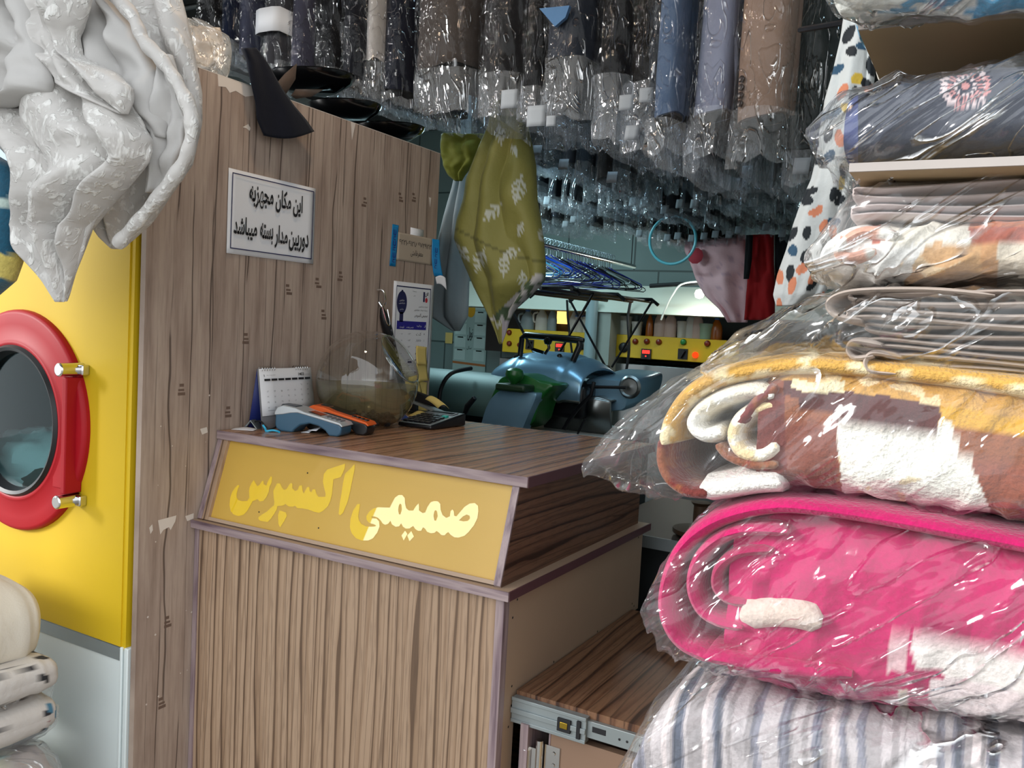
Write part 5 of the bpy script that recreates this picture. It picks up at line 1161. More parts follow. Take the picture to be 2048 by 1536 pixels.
# dark folded blanket at the very left edge
def tealcol(p):
    u, v = pxof(p)
    if abs(v - 405) < 9 + 5 * nz(p, 30) : return (.42, .52, .48)
    if v > 505 + 20 * nz(p, 18) and u > -40: return (.55, .45, .12) if v < 560 + 10 * nz(p, 25) else (.02, .10, .16)
    return (.010, .075, .13)
hang('fleece_blanket', 'dark teal fleece blanket with a yellow patch, cut off by the left edge', 'blanket', [(305, -140, -20), (330, -140, 22), (380, -140, 37), (450, -140, 40), (520, -140, 36), (560, -140, 24), (590, -140, -10)], .95, painted('teal fleece', .95, .1, 160), .09, 7, .008, 2, nx=40, ny=46, col=tealcol)
# crumpled clear bag lying on top of the partition, at its left end
bg_ = hang('plastic_bag', 'crumpled beige plastic bag on the top left corner of the board partition', 'bag', [(40, 372, 405), (70, 372, 455), (100, 374, 460), (125, 378, 458), (140, 386, 456), (158, 410, 452)], 1.50, film('beige crumpled bag', .25, .04, .6, .2, 14, .9, tint=(.9, .84, .76)), .05, 8, .02, 4, nx=26)
hang('folded_stuffing', None, '', [(55, 376, 440), (90, 376, 450), (125, 384, 448), (138, 398, 444)], 1.58, cloth('beige stuffing', '#a39483'), .03, 18, .012, 3, bg_)
# dark navy cloth slung over the partition's top
lft = [(482, 96), (492, 118), (500, 160), (511, 205), (514, 238), (528, 271)]; rgt = [(512, 96), (536, 128), (560, 172), (588, 212), (612, 240), (628, 263)]
def nav(u, v):
    a = interp([(k / 5, *p) for k, p in enumerate(lft)], v); b = interp([(k / 5, *p) for k, p in enumerate(rgt)], v)
    x = lerp(a[0], b[0], u); y = lerp(a[1], b[1], u) + 10 * v * v * sin(pi * u)
    return atX(x, y, XP + .012 + .022 * v + .018 * sin(pi * u) * (1 - .4 * v) + .006 * sin(7 * u + 3 * v))
MBn = MB().grid(nav, 18, 26); tag(MBn.build('dark_cloth', cloth('navy cloth', '#070c1a', .85), solid=.003), 'dark navy cloth slung over the top edge of the board partition', 'cloth')
# round black lids stacked along the machine top behind the partition
for k, (u, v, x, r, lab) in enumerate(((625, 160, -1.83, .125, 'largest black lid, behind the navy cloth'), (690, 218, -1.80, .11, 'second black lid, right of the navy cloth'), (775, 262, -1.80, .12, 'third black lid, nearest the right end of the partition'))):
    p = atX(u, v, x)
    rt = thing('round_lid', 'glossy black lid behind the partition, ' + lab, 'lid', p, 'black lids behind the partition')
    MB().lathe([(r * .55, -.035), (r * .9, -.012), (r, .004), (r * 1.02, .012), (r * .97, .016), (r * .85, .004), (r * .4, -.004), (0, -.004)], p, Matrix.Rotation(.10, 3, 'X'), 44).build('lid_body', M['blackgloss'], rt)
    MB().lathe([(.018, -.004), (.02, .012), (.026, .02), (0, .024)], p, None, 16).build('knob', M['black'], rt)
mb = MB(); mb.box(-2.6, -1.66, 1.5, 2.32, 1.92, 1.94); tag(mb.build('machine_top', M['black']), 'black sheet top of the machine behind the partition', 'machine top')
for k, (pts, lab) in enumerate((([(556, 170), (566, 148), (585, 128), (580, 160), (566, 190)], 'brown canvas strap end hanging left among the black lids'), ([(572, 192), (600, 178), (640, 180), (620, 194), (585, 198)], 'brown canvas strap lying flat in front of the largest black lid'))):
    vs, fs = fill2d([[(p.y, p.z) for p in [atX(u, v, XP - .06) for u, v in pts]]]); mb = MB(); mb.add([V((XP - .06 + .02 * sin(60 * a), a, b)) for a, b in vs], fs)
    tag(mb.build('canvas_strap', cloth('brown canvas', '#4c4038'), solid=.003), lab, 'strap')
# green quilt with pale fern leaves, patterned on its underside
LEAF = [(1037, 378, 1.35, 30), (985, 424, .75, 26), (1040, 460, 1.2, 16), (960, 520, 1.2, 26), (1008, 530, 1.5, 24), (1022, 508, .5, 20), (1046, 560, 1.7, 20), (1000, 640, 1.3, 20), (925, 505, 2.2, 22), (1000, 268, 1.7, 22), (1028, 300, 2.0, 14), (1084, 470, 1.5, 16)]
def quiltcol(p):
    u, v = pxof(p)
    if (u - 1030) / 60 + (v - 556) / 60 > .55 and v > 548 and v < 640:
        n = nz(p, 38, 2); return (.46, .45, .44) if n > -.05 else (.07, .11, .06)
    if v > 620 and u > 1004: return (.40, .38, .42)
    for lu, lv, an, s_ in LEAF:
        du, dv_ = u - lu, v - lv
        if abs(du) > s_ or abs(dv_) > s_: continue
        a = (du * cos(an) - dv_ * sin(an)) / s_; b = (du * sin(an) + dv_ * cos(an)) / s_
        if abs(a) < 1 and abs(b) < .55 * (1 - abs(a)) ** .7 and (sin((a + abs(b) * .9) * 13) > -.25 or abs(b) < .06): return (.50, .53, .46)
    seam = abs(v - (492 + (u - 1000) * .32 + 10 * sin(u * .02)))
    k = .55 if seam < 2.5 else 1.0
    return (.245 * k, .235 * k, .060 * k)
qt = thing('quilt', 'olive green quilt printed with pale fern leaves hanging past the end of the partition', 'quilt', atY(1010, 230, 2.5))
hang('quilt_body', None, '', [(190, 990, 1030), (215, 986, 1042), (260, 976, 1058), (330, 950, 1070), (360, 938, 1071), (400, 932, 1073), (440, 920, 1080), (480, 914, 1086), (530, 932, 1090), (560, 946, 1089), (590, 960, 1062), (620, 974, 1030), (645, 984, 1018), (670, 993, 1011), (688, 998, 1004)], 2.50, painted('olive sateen', .62, 0, 90, .7, .4), .11, 11, .020, 4, qt, 90, 150, col=quiltcol)
hang('back_corner', None, '', [(270, 882, 975), (300, 884, 960), (330, 886, 945), (350, 896, 930), (362, 910, 924)], 2.62, cloth('olive underside', '#6f7326', .7), .05, 13, .015, 3, qt)
hang('sheer_curtain', 'grey white sheer cloth hanging between the partition and the green quilt', 'curtain', [(-90, 915, 942), (330, 915, 942), (380, 905, 940), (450, 885, 940), (520, 868, 940), (600, 858, 938), (640, 862, 936), (652, 885, 930), (662, 905, 920)], 2.72, cloth('grey sheer', '#93a0a5', .7, .1, .05, .6, 6), .05, 14, .016, 3)
# leopard duvet hanging behind the shelves
def leo(p):
    q = V((p.x * 1.2 + p.y * .3, p.z, 0)) * 33
    q = q + V((nz(p, 14, 1), nz(p, 14, 5), 0)) * .5
    best = 9; bi = 0; i0, j0 = int(floor(q.x)), int(floor(q.y))
    for i in range(i0 - 1, i0 + 2):
        for j in range(j0 - 1, j0 + 2):
            r = random.Random(i * 733 + j * 9176); d = (V((i + r.random(), j + r.random(), 0)) - q); a = r.random() * 3
            dx = d.x * cos(a) + d.y * sin(a); dy = -d.x * sin(a) + d.y * cos(a)
            dd = sqrt((dx * 1.0) ** 2 + (dy * 1.7) ** 2)
            if dd < best: best = dd; bi = r.random()
    if best < .44: return ((.015, .02, .025) if bi < .5 else (.55, .20, .11) if bi < .85 else (.03, .08, .14) if bi < .93 else (.6, .42, .06))
    return (.52, .55, .55)
hang('patterned_duvet', 'white duvet with black and orange blotches hanging behind the shelves', 'duvet', [(10, 1690, 1735), (80, 1680, 1750), (150, 1664, 1750), (200, 1650, 1745), (260, 1640, 1735), (320, 1632, 1720), (360, 1622, 1712), (400, 1604, 1700), (450, 1586, 1690), (500, 1572, 1680), (550, 1554, 1668), (590, 1546, 1650), (612, 1552, 1610)], 1.62, painted('printed cotton', .8, 0, 100, .5), .10, 15, .016, 3, nx=80, ny=170, col=leo)
mb = MB(); mb.tube([atY(1600, 60, 1.9), atY(1720, 40, 1.7)], .006, 6); struct(mb.build('beam', M['black']))

# ------------------------------------------------------------------ folded things: a cloth strip swept along a fold path, seen end on
def sweep(path, h, y0, y1, ny=10, seed=0, wob=.06):
    """path of (x, z): half thickness h, front edge rounded"""
    pts = [V((a, 0, b)) for a, b in path]; k = len(pts); rings = []
    for i, p in enumerate(pts):
        a = pts[max(i - 1, 0)]; b = pts[min(i + 1, k - 1)]; t_ = (b - a).normalized(); n = V((-t_.z, 0, t_.x)); ring = []
        e = min(1.0, .45 + .55 * min(i, k - 1 - i) / 2.0)
        for j in range(ny * 2):
            q = 2 * pi * j / (ny * 2)
            hh = h * e * (1 + wob * nz((p.x, p.z, cos(q)), 9, seed))
            ring.append(p + n * (sgnpow(sin(q), .8) * hh) + V((0, (y0 + y1) / 2 - sgnpow(cos(q), .45) * (y1 - y0) / 2 + .006 * nz((p.x, 0, p.z), 14, seed), 0)))
        rings.append(ring)
    return rings
def serp(xin, xend, zs, side, sub=3):
    """fold path: goes to the folded end and back for each z level; side -1 = folds at the left"""
    pts = []
    for k in range(len(zs)):
        z = zs[k]
        row = [(lerp(xin, xend, t_), z + .003 * sin(5 * t_ + k)) for t_ in (0, .25, .5, .75, .92)]
        if k % 2: row = row[::-1]
        pts += row
        if k + 1 < len(zs):
            zm = (z + zs[k + 1]) / 2; rr_ = (zs[k + 1] - z) / 2
            xe = xend if k % 2 == 0 else xin; dr = side if k % 2 == 0 else -side
            pts += [(xe + dr * abs(rr_) * c_, zm - rr_ * cos(a_)) for a_, c_ in ((pi * .25, .7), (pi * .5, 1.0), (pi * .75, .7))]
    return [(p.x, p.z) for p in crom([V((a, 0, b)) for a, b in pts], sub)]
def pouch(st, y0, y1, m, name='plastic_cover', parent=None, seed=0, amp=.006, nv=44, e=.62, sub=4, yr=None):
    """clear cover: stations of (u, vtop, vbot) read at depth y0"""
    S_ = []
    for u, vt, vb in st:
        a, b = atY(u, vt, yr or (y1 if y0 < .95 and y1 < 1.2 else y0)), atY(u, vb, yr or (y1 if y0 < .95 and y1 < 1.2 else y0)); S_.append(((a.x + b.x) / 2, (a.z + b.z) / 2, abs(a.z - b.z) / 2))
    ks = [(x, zc, hz) for x, zc, hz in S_]; cv = crom([V(k_) for k_ in ks], sub); rings = []
    L_ = len(cv)
    for i, s_ in enumerate(cv):
        x, zc, hz = s_; ring = []; yd = (y1 - y0) / 2 * min(1.0, max(.10, hz / (max(k_[2] for k_ in ks) * .55)))
        for j in range(nv):
            q = 2 * pi * j / nv
            p = V((x, y0 + yd - sgnpow(cos(q), e) * yd, zc + sgnpow(sin(q), e) * hz))
            pa, pb_ = (p.x + p.z) * .7, (p.z - p.x) * .7
            cr = amp * (1.3 * max(0, rid((pa * .30, pb_ * 1.2, p.y * .5), 20, seed)) ** 3 + .5 * rid((pa * .5, pb_, p.y), 40, seed + 3) - .4) + amp * .5 * nz(p, 55, seed)
            ring.append(V((p.x, p.y - cr * cos(q), p.z + cr * sin(q))))
        rings.append(ring)
    return MB().loft(rings).build(name, m, parent, angle=80)
def roll(st, y0, y1, m, name, parent=None, col=None, seed=0, amp=.004, nv=90, e=.55, sub=14):
    return pouch(st, y0, y1, m, name, parent, seed, amp, nv, e, sub) if col is None else _rollc(st, y0, y1, m, name, parent, col, seed, amp, nv, e, sub)
def _rollc(st, y0, y1, m, name, parent, col, seed, amp, nv, e, sub):
    o = pouch(st, y0, y1, m, name, parent, seed, amp, nv, e, sub)
    at = o.data.color_attributes.new('Col', 'FLOAT_COLOR', 'POINT')
    for i, p in enumerate(o.data.vertices): c_ = col(p.co); at.data[i].color = (c_[0], c_[1], c_[2], 1)
    return o
def PX(y, *pts): return [(p.x, p.z) for p in [atY(u, v, y) for u, v in pts]]

# lower left: folded blankets in bags on a low bench
YL = 1.10; YF = .90
def leftfold(name, label, cat, vtop, vbot, uend, n, m, seed, bagm=None, bag=None, col=None):
    zt_, zb__ = atY(60, vtop, YL).z, atY(60, vbot, YL).z; xe = atY(uend, (vtop + vbot) / 2, YL).x; pitch = (zt_ - zb__) / n
    r = thing(name, label, cat, (xe - .2, YL + .15, zb__))
    zs = [zt_ - pitch * (k + .5) for k in range(n)]
    mb = MB().loft(sweep(serp(xe - .42, xe - pitch * .5, zs, 1, 14), pitch * .47, YF, YL, ny=22, seed=seed, wob=.22))
    mb.build('folded_layers', m, r, angle=70, col=col)
    if bag: pouch(bag, YF - .01, YL + .01, bagm or M['film'], 'plastic_cover', r, seed)
    return r
leftfold('cream_blanket', 'cream blanket folded twice at the lower left edge, on top of its stack', 'blanket', 1150, 1330, 73, 2, cloth('cream fleece', '#d9d2c4', .95, .3, .08, .5, 8), 21, M['film'], [(-160, 1140, 1335), (-40, 1142, 1335), (40, 1150, 1330), (72, 1175, 1318), (80, 1190, 1310)])
bl = bpy.data.objects['cream_blanket']; p = atY(-45, 1228, YF - .004)
MB().box(p.x - .006, p.x + .004, YF - .006, YF + .002, p.z - .016, p.z + .010).build('blue_ribbon', plain('blue ribbon', '#2a5a86', .5), bl)
def flor(p):
    n = nz(p, 44, 4); k = nz(p, 19, 8)
    if n > .26: return (.03, .03, .035) if k < .15 else (.08, .22, .34)
    if n < -.55 and k > 0: return (.35, .18, .2)
    return (.60, .57, .54)
leftfold('floral_quilt', 'white quilt with small black and blue flowers folded under the cream blanket', 'quilt', 1283, 1437, 112, 4, painted('floral cotton', .85, 0, 90, .6), 22, M['film'], [(-160, 1278, 1445), (-20, 1278, 1445), (70, 1282, 1445), (108, 1310, 1425), (118, 1335, 1405)], flor)
r = thing('bagged_blanket', 'grey plastic bag of bedding squashed under the floral quilt', 'bag', atY(40, 1440, YL))
pouch([(-200, 1428, 1478), (-20, 1428, 1480), (60, 1418, 1482), (105, 1405, 1470), (118, 1398, 1440)], YF - .015, YL + .01, M['filmgrey'], 'plastic_cover', r, 23)
pouch([(-200, 1434, 1474), (-20, 1434, 1476), (60, 1432, 1474), (95, 1435, 1462)], YF, YL, cloth('bluish grey fleece', '#8d969c'), 'folded_layers', r, 24)
def taup(p):
    u, v = pxof(p)
    if u < 18 + 12 * nz(p, 30) and v > 1478: return (.62, .60, .42) if nz(p, 40) < .25 else (.2, .6, .58)
    n = nz(p, 30, 3); return (.46, .40, .38) if n < .2 else (.30, .26, .26)
r = thing('bagged_blanket', 'taupe patterned blanket in a clear bag at the bottom left corner', 'bag', atY(40, 1500, YL))
_rollc([(-200, 1486, 1640), (-20, 1482, 1640), (60, 1470, 1640), (95, 1478, 1640), (112, 1520, 1640)], YF, YL, painted('taupe print', .9, 0, 120, .5), 'folded_layers', r, taup, 25, .006, 50, .6, 8)
pouch([(-200, 1480, 1645), (-20, 1474, 1645), (60, 1462, 1645), (105, 1462, 1645), (125, 1500, 1645), (160, 1600, 1650)], YF - .015, YL + .01, M['filmgrey'], 'plastic_cover', r, 26)
zb_ = atY(40, 1650, YL).z - .01
bn = thing('low_bench', 'low wooden bench under the bagged blankets at the left', 'bench', (-2.0, 1.1, 0))
MB().box(-2.3, -1.60, .90, 1.15, zb_ - .02, zb_).build('bench_top', M['pale'], bn)
for x in (-2.27, -1.65): MB().box(x, x + .03, .92, 1.13, 0, zb_ - .02).build('leg', M['pale'], bn)
# ------------------------------------------------------------------ right side: shelves and bagged blankets
YR = .98
r = thing('shelf_rack', 'light wood shelf rack holding the bagged blankets on the right', 'shelf rack', (.15, 1.2, 0))
SHW = plain('whitewashed shelf edge', '#a9a19c', .6, var=.25); SHU = plain('tan board', '#a8916f', .7)
def shelf(u0, vt, vb, y0, y1):
    a, b = atY(u0, vt, y0), atY(u0, vb, y0)
    MB().box(a.x, .62, y0, y1, b.z, a.z).build('shelf_board', [SHU], r)
    MB().box(a.x, .62, y0 - .004, y0, b.z, a.z).build('shelf_edging', SHW, r)
    return a.x, b.z, a.z
xs2, zs2b, zs2 = shelf(1700, 328, 345, .955, 1.42)
xs1, zs1b, zs1 = shelf(1718, 50, 62, 1.0, 1.42)
MB().box(.60, .62, 1.02, 1.42, 0, 2.2).build('upright', SHU, r); MB().box(-.10, .60, 1.42, 1.435, 0, 2.1).build('rear_board', SHU, r)
zt_ = atY(1600, 1660, YR).z - .01
MB().box(-.34, .60, 1.0, 1.42, zt_ - .02, zt_).build('shelf_board', SHU, r)
MB().box(-.32, -.30, 1.0, 1.42, 0, zt_ - .02).build('upright', SHU, r)

# striped blanket at the bottom
def stripe(p):
    k = p.x * 1.0 + .14 * (p.z - .9) ** 2 + .10 * (p.z - .9) + .004 * nz(p, 20)
    s_ = nz((k, 0, 0), 62, 3); s2 = nz((k, 0, 0), 150, 9)
    base = (.47, .43, .44)
    if s_ > .26: base = (.075, .09, .13)
    elif s_ > .10: base = (.22, .22, .27)
    elif s_ < -.38: base = (.66, .58, .58)
    m = 1 - .35 * (s2 > .12)
    return tuple(c * m for c in base)
b = thing('striped_blanket', 'grey and cream striped blanket in a clear bag at the bottom of the right pile', 'blanket', atY(1600, 1620, YR))
_rollc([(1262, 1500, 1650), (1285, 1440, 1650), (1330, 1402, 1650), (1400, 1392, 1650), (1560, 1420, 1655), (1750, 1448, 1660), (1900, 1474, 1660), (2060, 1506, 1660), (2300, 1540, 1660)], YR + .01, YR + .40, painted('plush stripes', .95, .12, 170, .5), 'folded_layers', b, stripe, 31, .006, 70, .5, 50)
pouch([(1215, 1560, 1640), (1238, 1500, 1652), (1262, 1440, 1655), (1310, 1392, 1655), (1400, 1384, 1655), (1560, 1412, 1660), (1750, 1440, 1665), (1900, 1466, 1665), (2060, 1498, 1665), (2300, 1530, 1665)], YR - .005, YR + .415, M['filmroll'], 'plastic_cover', b, 32, .007, 60, .55, 8)

# pink rolled blanket
PK, PK2, CR = (.47, .004, .105), (.36, .003, .075), (.62, .50, .43)
def pinkp(p):
    u, v = pxof(p); w = 8 * nz(p, 22, 2)
    if u > 1700 and v > 1290 + w:
        if 1775 < u + w < 1815 and v < 1345: return (.62, .40, .42)
        if u > 1822 + w and v < 1330 + (u - 1822) * .25: return (.80, .74, .70)
        if u > 1860 and v > 1360 + w: return (.78, .66, .66) if nz(p, 24, 5) > -.1 else PK2
        if 1815 > u + w > 1800 and v > 1380: return CR
    line = v - (1175 + (u - 1560) * .26)
    if abs(line) < 3.5 and u > 1500: return (.30, .005, .07)
    k = 1 - .18 * max(0, nz(p, 26, 7))
    return tuple(c * k for c in PK)
b = thing('rolled_blanket', 'bright pink rolled blanket in a glossy clear bag on the striped one', 'blanket', atY(1700, 1400, YR))
pinkm = painted('pink plush', .95, .12, 190, .4)
_rollc([(1455, 1030, 1384), (1480, 1014, 1396), (1560, 1004, 1418), (1700, 1018, 1440), (1900, 1052, 1468), (2060, 1084, 1496), (2300, 1120, 1530)], YR + .02, YR + .40, pinkm, 'folded_layers', b, pinkp, 33, .005, 130, .5, 34)
const = lambda c: (lambda p: tuple(x * (1 - .2 * max(0, nz(p, 30, 3))) for x in c))
for k, (pth, h, c) in enumerate((([(2300, 1138), (2060, 1100), (1850, 1058), (1640, 1024), (1540, 1018), (1440, 1040), (1372, 1082), (1332, 1140), (1318, 1205), (1330, 1262), (1360, 1300), (1420, 1326)], .0135, PK),
                                 ([(1570, 1068), (1480, 1066), (1418, 1090), (1382, 1135), (1374, 1185), (1392, 1228), (1430, 1252), (1480, 1262)], .0115, PK),
                                 ([(1540, 1105), (1470, 1112), (1430, 1142), (1424, 1180), (1450, 1208), (1500, 1214)], .010, PK2),
                                 ([(1400, 1318), (1450, 1328), (1560, 1345), (1700, 1360)], .0145, PK))):
    MB().loft(sweep([(q.x, q.z) for q in crom([V((x, 0, z)) for x, z in PX(YR, *pth)], 6)], h, YR + .008, YR + .36, seed=k)).build('roll_layer', pinkm, b, angle=70, col=const(c))
MB().loft(sweep([(q.x, q.z) for q in crom([V((x, 0, z)) for x, z in PX(YR, (1478, 1238), (1530, 1232), (1585, 1235), (1640, 1250))], 5)], .026, YR + .004, YR + .3, seed=9)).build('cream_core', pinkm, b, angle=70, col=const(CR))['label'] = 'cream core of the roll'
pouch([(1288, 1190, 1235), (1293, 1150, 1275), (1312, 1095, 1330), (1345, 1055, 1362), (1400, 1024, 1390), (1480, 1004, 1406), (1560, 996, 1424), (1700, 1010, 1446), (1900, 1044, 1475), (2060, 1074, 1504), (2300, 1110, 1540)], YR - .012, YR + .415, M['filmroll'], 'plastic_cover', b, 34, .010, 90, .58, 9)

# brown, yellow and white fur blanket
def furp(p):
    u, v = pxof(p); w = nz(p, 70, 2) * 5 + nz(p, 30, 4) * 7; u += w; v += w
    top = 718 + max(0, u - 1600) * .085
    if u < 1690 and u > 1590 and 762 < v < 785: return (.80, .70, .45)
    if v < 752 + max(0, u - 1500) * .155:
        n = nz(p, 34, 6); 
        if u > 1880: return (.55, .30, .07)
        return (.56, .30, .06) if n < .15 else (.78, .60, .34)
    if u < 1880 and v < 790 + max(0, u - 1560) * .21 + (18 if u > 1600 else 0): return (.085, .022, .022) if u > 1570 else (.22, .06, .03)
    if u > 1862 and v < 846 + max(0, u - 1880) * .16: return (.58, .31, .03)
    if u > 1905 + (v - 850) * .30 and v < 920 + (u - 1900) * .12: return (.26, .085, .035)
    if 1672 + max(0, v - 880) * .12 < u < 1908 + max(0, v - 850) * .42: return (.84, .82, .74) if nz(p, 44, 8) < .38 else (.78, .66, .44)
    if u >= 1900: return (.25, .07, .04)
    if u < 1572: return (.15, .035, .03)
    if u < 1675 and v > 855: return (.20, .055, .035)
    return (.27, .09, .04)
furm = painted('long pile fur', .95, .35, 210, .35)
b = thing('fur_blanket', 'brown, yellow and white fur blanket in a bag, jutting out left over the counter', 'blanket', atY(1700, 1010, YR))
_rollc([(1515, 745, 985), (1540, 726, 990), (1600, 720, 992), (1700, 726, 1004), (1850, 740, 1030), (2060, 764, 1064), (2300, 800, 1100)], YR + .01, YR + .40, furm, 'folded_layers', b, furp, 35, .004, 170, .45, 44)
def mixc(a, c, f=30): return lambda p: a if nz(p, f, 5) + .4 * nz(p, 90, 2) < .1 else c
YE, BRN, WHT = (.58, .33, .075), (.24, .075, .035), (.82, .80, .74)
for k, (pth, h, c) in enumerate((([(2300, 806), (2060, 776), (1850, 748), (1700, 735), (1600, 730), (1510, 738), (1430, 756), (1370, 792), (1334, 840), (1322, 890)], .0155, mixc(YE, (.80, .66, .40))),
                                 ([(1318, 880), (1316, 925), (1335, 962), (1372, 985), (1410, 988)], .0125, mixc(BRN, (.16, .03, .025))),
                                 ([(1392, 985), (1440, 978), (1500, 968), (1560, 965)], .0185, mixc(WHT, (.78, .74, .70))),
                                 ([(1545, 792), (1500, 782), (1440, 795), (1395, 820), (1378, 850), (1400, 872), (1440, 866)], .0135, mixc(WHT, (.74, .68, .55))),
                                 ([(1552, 775), (1515, 800), (1490, 830), (1466, 850)], .0125, mixc(BRN, (.17, .03, .03))),
                                 ([(1560, 818), (1520, 815), (1478, 838), (1462, 872), (1478, 905), (1520, 912), (1552, 890)], .0150, mixc((.74, .58, .33), (.82, .76, .64))),
                                 ([(1552, 930), (1500, 932), (1452, 915), (1430, 890)], .0100, mixc(BRN, (.28, .12, .06))))):
    MB().loft(sweep([(q.x, q.z) for q in crom([V((x, 0, z)) for x, z in PX(YR, *pth)], 8)], h, YR + .004, YR + .36, ny=14, seed=k + 3, wob=.12)).build('fold', furm, b, angle=80, col=c)
pouch([(1168, 928, 936), (1182, 890, 958), (1215, 838, 985), (1262, 792, 1002), (1330, 752, 1010), (1430, 718, 1012), (1540, 705, 1002), (1700, 714, 1014), (1850, 728, 1040), (2060, 750, 1074), (2300, 785, 1110)], YR - .012, YR + .415, M['filmroll'], 'plastic_cover', b, 36, .009, 84, .55, 9)

# beige sheets folded thin, in a bag with a long clear tail
b = thing('folded_sheets', 'thin beige grey folded sheets in a clear bag above the fur blanket', 'bed sheets', atY(1850, 760, YR))
be = cloth('beige grey sheets', '#b3a59b', .9, .3, .10, .6, 10)
for k, (us, ue, vt, vb, n) in enumerate(((2300, 1700, 572, 652, 4), (2300, 1735, 640, 745, 6))):
    za, zb2 = atY(1850, vt, YR).z, atY(1850, vb, YR).z; pt = (za - zb2) / n; zs = [za - pt * (i + .5) for i in range(n)]
    MB().loft(sweep(serp(atY(us, 650, YR).x, atY(ue, 660, YR).x, zs, -1), pt * .46, YR + .01 + .01 * k, YR + .38, seed=40 + k, wob=.22)).build('folded_layers', be, b, angle=70)
for k, pth in enumerate(([(1760, 690), (1705, 682), (1692, 700), (1708, 716), (1745, 712)], [(1800, 715), (1745, 706), (1728, 722), (1738, 742), (1790, 748)], [(1990, 590), (1850, 578), (1700, 582), (1652, 604), (1668, 630), (1720, 640)])):
    MB().loft(sweep([(q.x, q.z) for q in crom([V((x, 0, z)) for x, z in PX(YR, *pth)], 6)], .0055, YR + .004, YR + .34, seed=k + 50)).build('fold', be, b, angle=70)
pouch([(1402, 728, 742), (1425, 700, 748), (1470, 662, 738), (1540, 620, 722), (1620, 586, 712), (1700, 568, 722), (1850, 562, 752), (2060, 560, 772), (2300, 565, 800)], YR - .006, YR + .40, M['film'], 'plastic_cover', b, 41, .0075, 60, .55, 9)

# white fluffy blanket with brown squares under the lower shelf
def dcol(p):
    u, v = pxof(p); w = nz(p, 50, 3) * 6; u += w; v += w
    if v > 492 + (u - 1700) * -.03:
        if u > 1995: return (.72, .64, .52)
        if u > 1965: return (.62, .34, .16)
        if u > 1830 + (530 - v) * .5: return (.66, .40, .20) if nz(p, 30, 2) < .2 else (.74, .56, .36)
        return (.86, .85, .82)
    if u > 1938: return (.55, .18, .08) if v < 455 else (.42, .11, .07)
    if 1680 < u < 1712 and v > 470: return (.6, .28, .2)
    if 1745 < u < 1762 and v < 505: return (.55, .16, .10)
    return (.82, .78, .68) if u > 1780 else (.84, .82, .78)
dm = painted('white plush', .95, .10, 190, .3)
b = thing('plush_blanket', 'white plush blanket with brown squares, bagged right under the lower shelf', 'blanket', atY(1850, 570, YR))
_rollc([(1642, 500, 540), (1655, 470, 556), (1690, 448, 562), (1760, 440, 564), (1900, 430, 562), (2060, 422, 560), (2300, 410, 560)], YR + .01, YR + .40, dm, 'folded_layers', b, dcol, 43, .006, 120, .55, 34)
MB().loft(sweep([(q.x, q.z) for q in crom([V((x, 0, z)) for x, z in PX(YR, (1790, 470), (1730, 462), (1690, 480), (1676, 505), (1700, 515), (1750, 500))], 6)], .011, YR, YR + .3, seed=60, wob=.15)).build('fold', dm, b, angle=70, col=mixc(WHT, (.72, .38, .28), 24))
gp_ = cloth('pinkish grey flannel', '#c4b8b6', .9, .3, .08, .5, 9)
za, zb2 = atY(1850, 352, YR).z, atY(1850, 436, YR).z; n = 4; pt = (za - zb2) / n
MB().loft(sweep(serp(atY(2300, 390, YR).x, atY(1712, 395, YR).x, [za - pt * (i + .5) for i in range(n)], -1), pt * .47, YR + .02, YR + .38, seed=44, wob=.2)).build('flannel_layers', gp_, b, angle=70)['label'] = 'pinkish grey flannel layers on top'
pouch([(1610, 498, 530), (1618, 470, 545), (1640, 428, 562), (1680, 372, 568), (1740, 340, 570), (1820, 330, 571), (2060, 318, 568), (2300, 312, 566)], YR - .012, YR + .40, M['film'], 'plastic_cover', b, 45, .0065, 60, .6, 9)

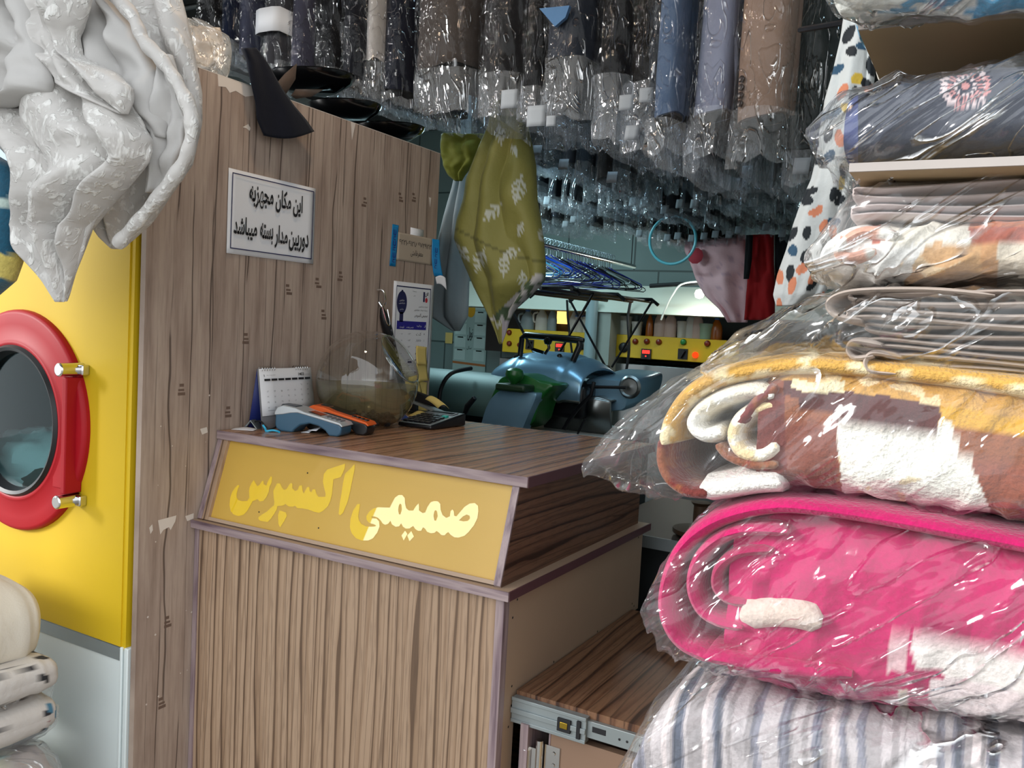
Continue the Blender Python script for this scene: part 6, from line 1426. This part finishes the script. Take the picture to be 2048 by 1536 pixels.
# navy roll with a pink flower on the lower shelf
def navycol(p):
    u, v = pxof(p); du, dv_ = (u - 1931), (v - 172) * 1.06; rr_ = sqrt(du * du + dv_ * dv_); a = math.atan2(dv_, du) / (2 * pi) * 12
    k = abs((a % 1) - .5) * 2; W1, P1_ = (.66, .55, .56), (.58, .27, .27); base = (.040, .048, .075) if u > 1716 else (.07, .09, .22)
    R_ = 53 * (1 - .12 * k * k) * (1 - .10 * (abs(k - .35) < .18))
    if rr_ < 8: return P1_
    if rr_ < R_ and p.y < YR + .15:
        if rr_ > R_ - 9 and k < .9: return W1 if (int(a) % 3) else P1_
        if 15 < rr_ < 23 and k < .5: return W1
        if rr_ > 22 and .42 < k < .86: return W1 if rr_ > 36 else P1_
    return base
b = thing('rolled_blanket', 'navy blanket with a pink and white flower, bagged on the lower shelf', 'blanket', atY(1850, 325, YR))
_rollc([(1688, 200, 320), (1694, 165, 327), (1712, 150, 329), (1790, 130, 325), (1900, 112, 318), (2060, 90, 309), (2300, 60, 295)], YR - .03, YR + .36, painted('navy plush', .7, .0, 190, .2), 'folded_layers', b, navycol, 46, .003, 240, .6, 52)
pouch([(1611, 250, 282), (1622, 226, 300), (1650, 172, 318), (1690, 138, 329), (1760, 118, 330), (1850, 104, 326), (2060, 76, 314), (2300, 46, 300)], YR - .045, YR + .38, M['filmnavy'], 'plastic_cover', b, 47, .008, 90, .6, 12)
# blue and white blanket at the top
def bluew(p):
    n = nz(p, 11, 9) + .25 * nz(p, 40, 2)
    return (.05, .33, .60) if n > .12 else (.80, .82, .78) if n > -.25 else (.74, .72, .62)
b = thing('plush_blanket', 'white and sky blue bagged blanket at the top of the right pile', 'blanket', atY(1850, 62, YR))
bwm = painted('white blue plush', .95, .08, 180, .3)
_rollc([(1690, -60, -10), (1705, -80, 16), (1760, -90, 24), (1900, -100, 18), (2060, -110, 10), (2300, -130, -6)], 1.0, YR + .36, bwm, 'folded_layers', b, bluew, 48, .005, 90, .6, 18)
_rollc([(1688, -40, 30), (1702, -60, 46), (1760, -80, 52), (1900, -90, 48), (2060, -100, 40), (2300, -120, 24)], .905, .992, bwm, 'front_fold', b, bluew, 51, .005, 70, .7, 18)
pouch([(1664, -60, -10), (1668, -80, 16), (1690, -96, 44), (1730, -100, 64), (1790, -104, 66), (1900, -110, 60), (2060, -120, 50), (2300, -140, 32)], .89, .996, M['film'], 'plastic_cover', b, 49, .006, 60, .6, 9)
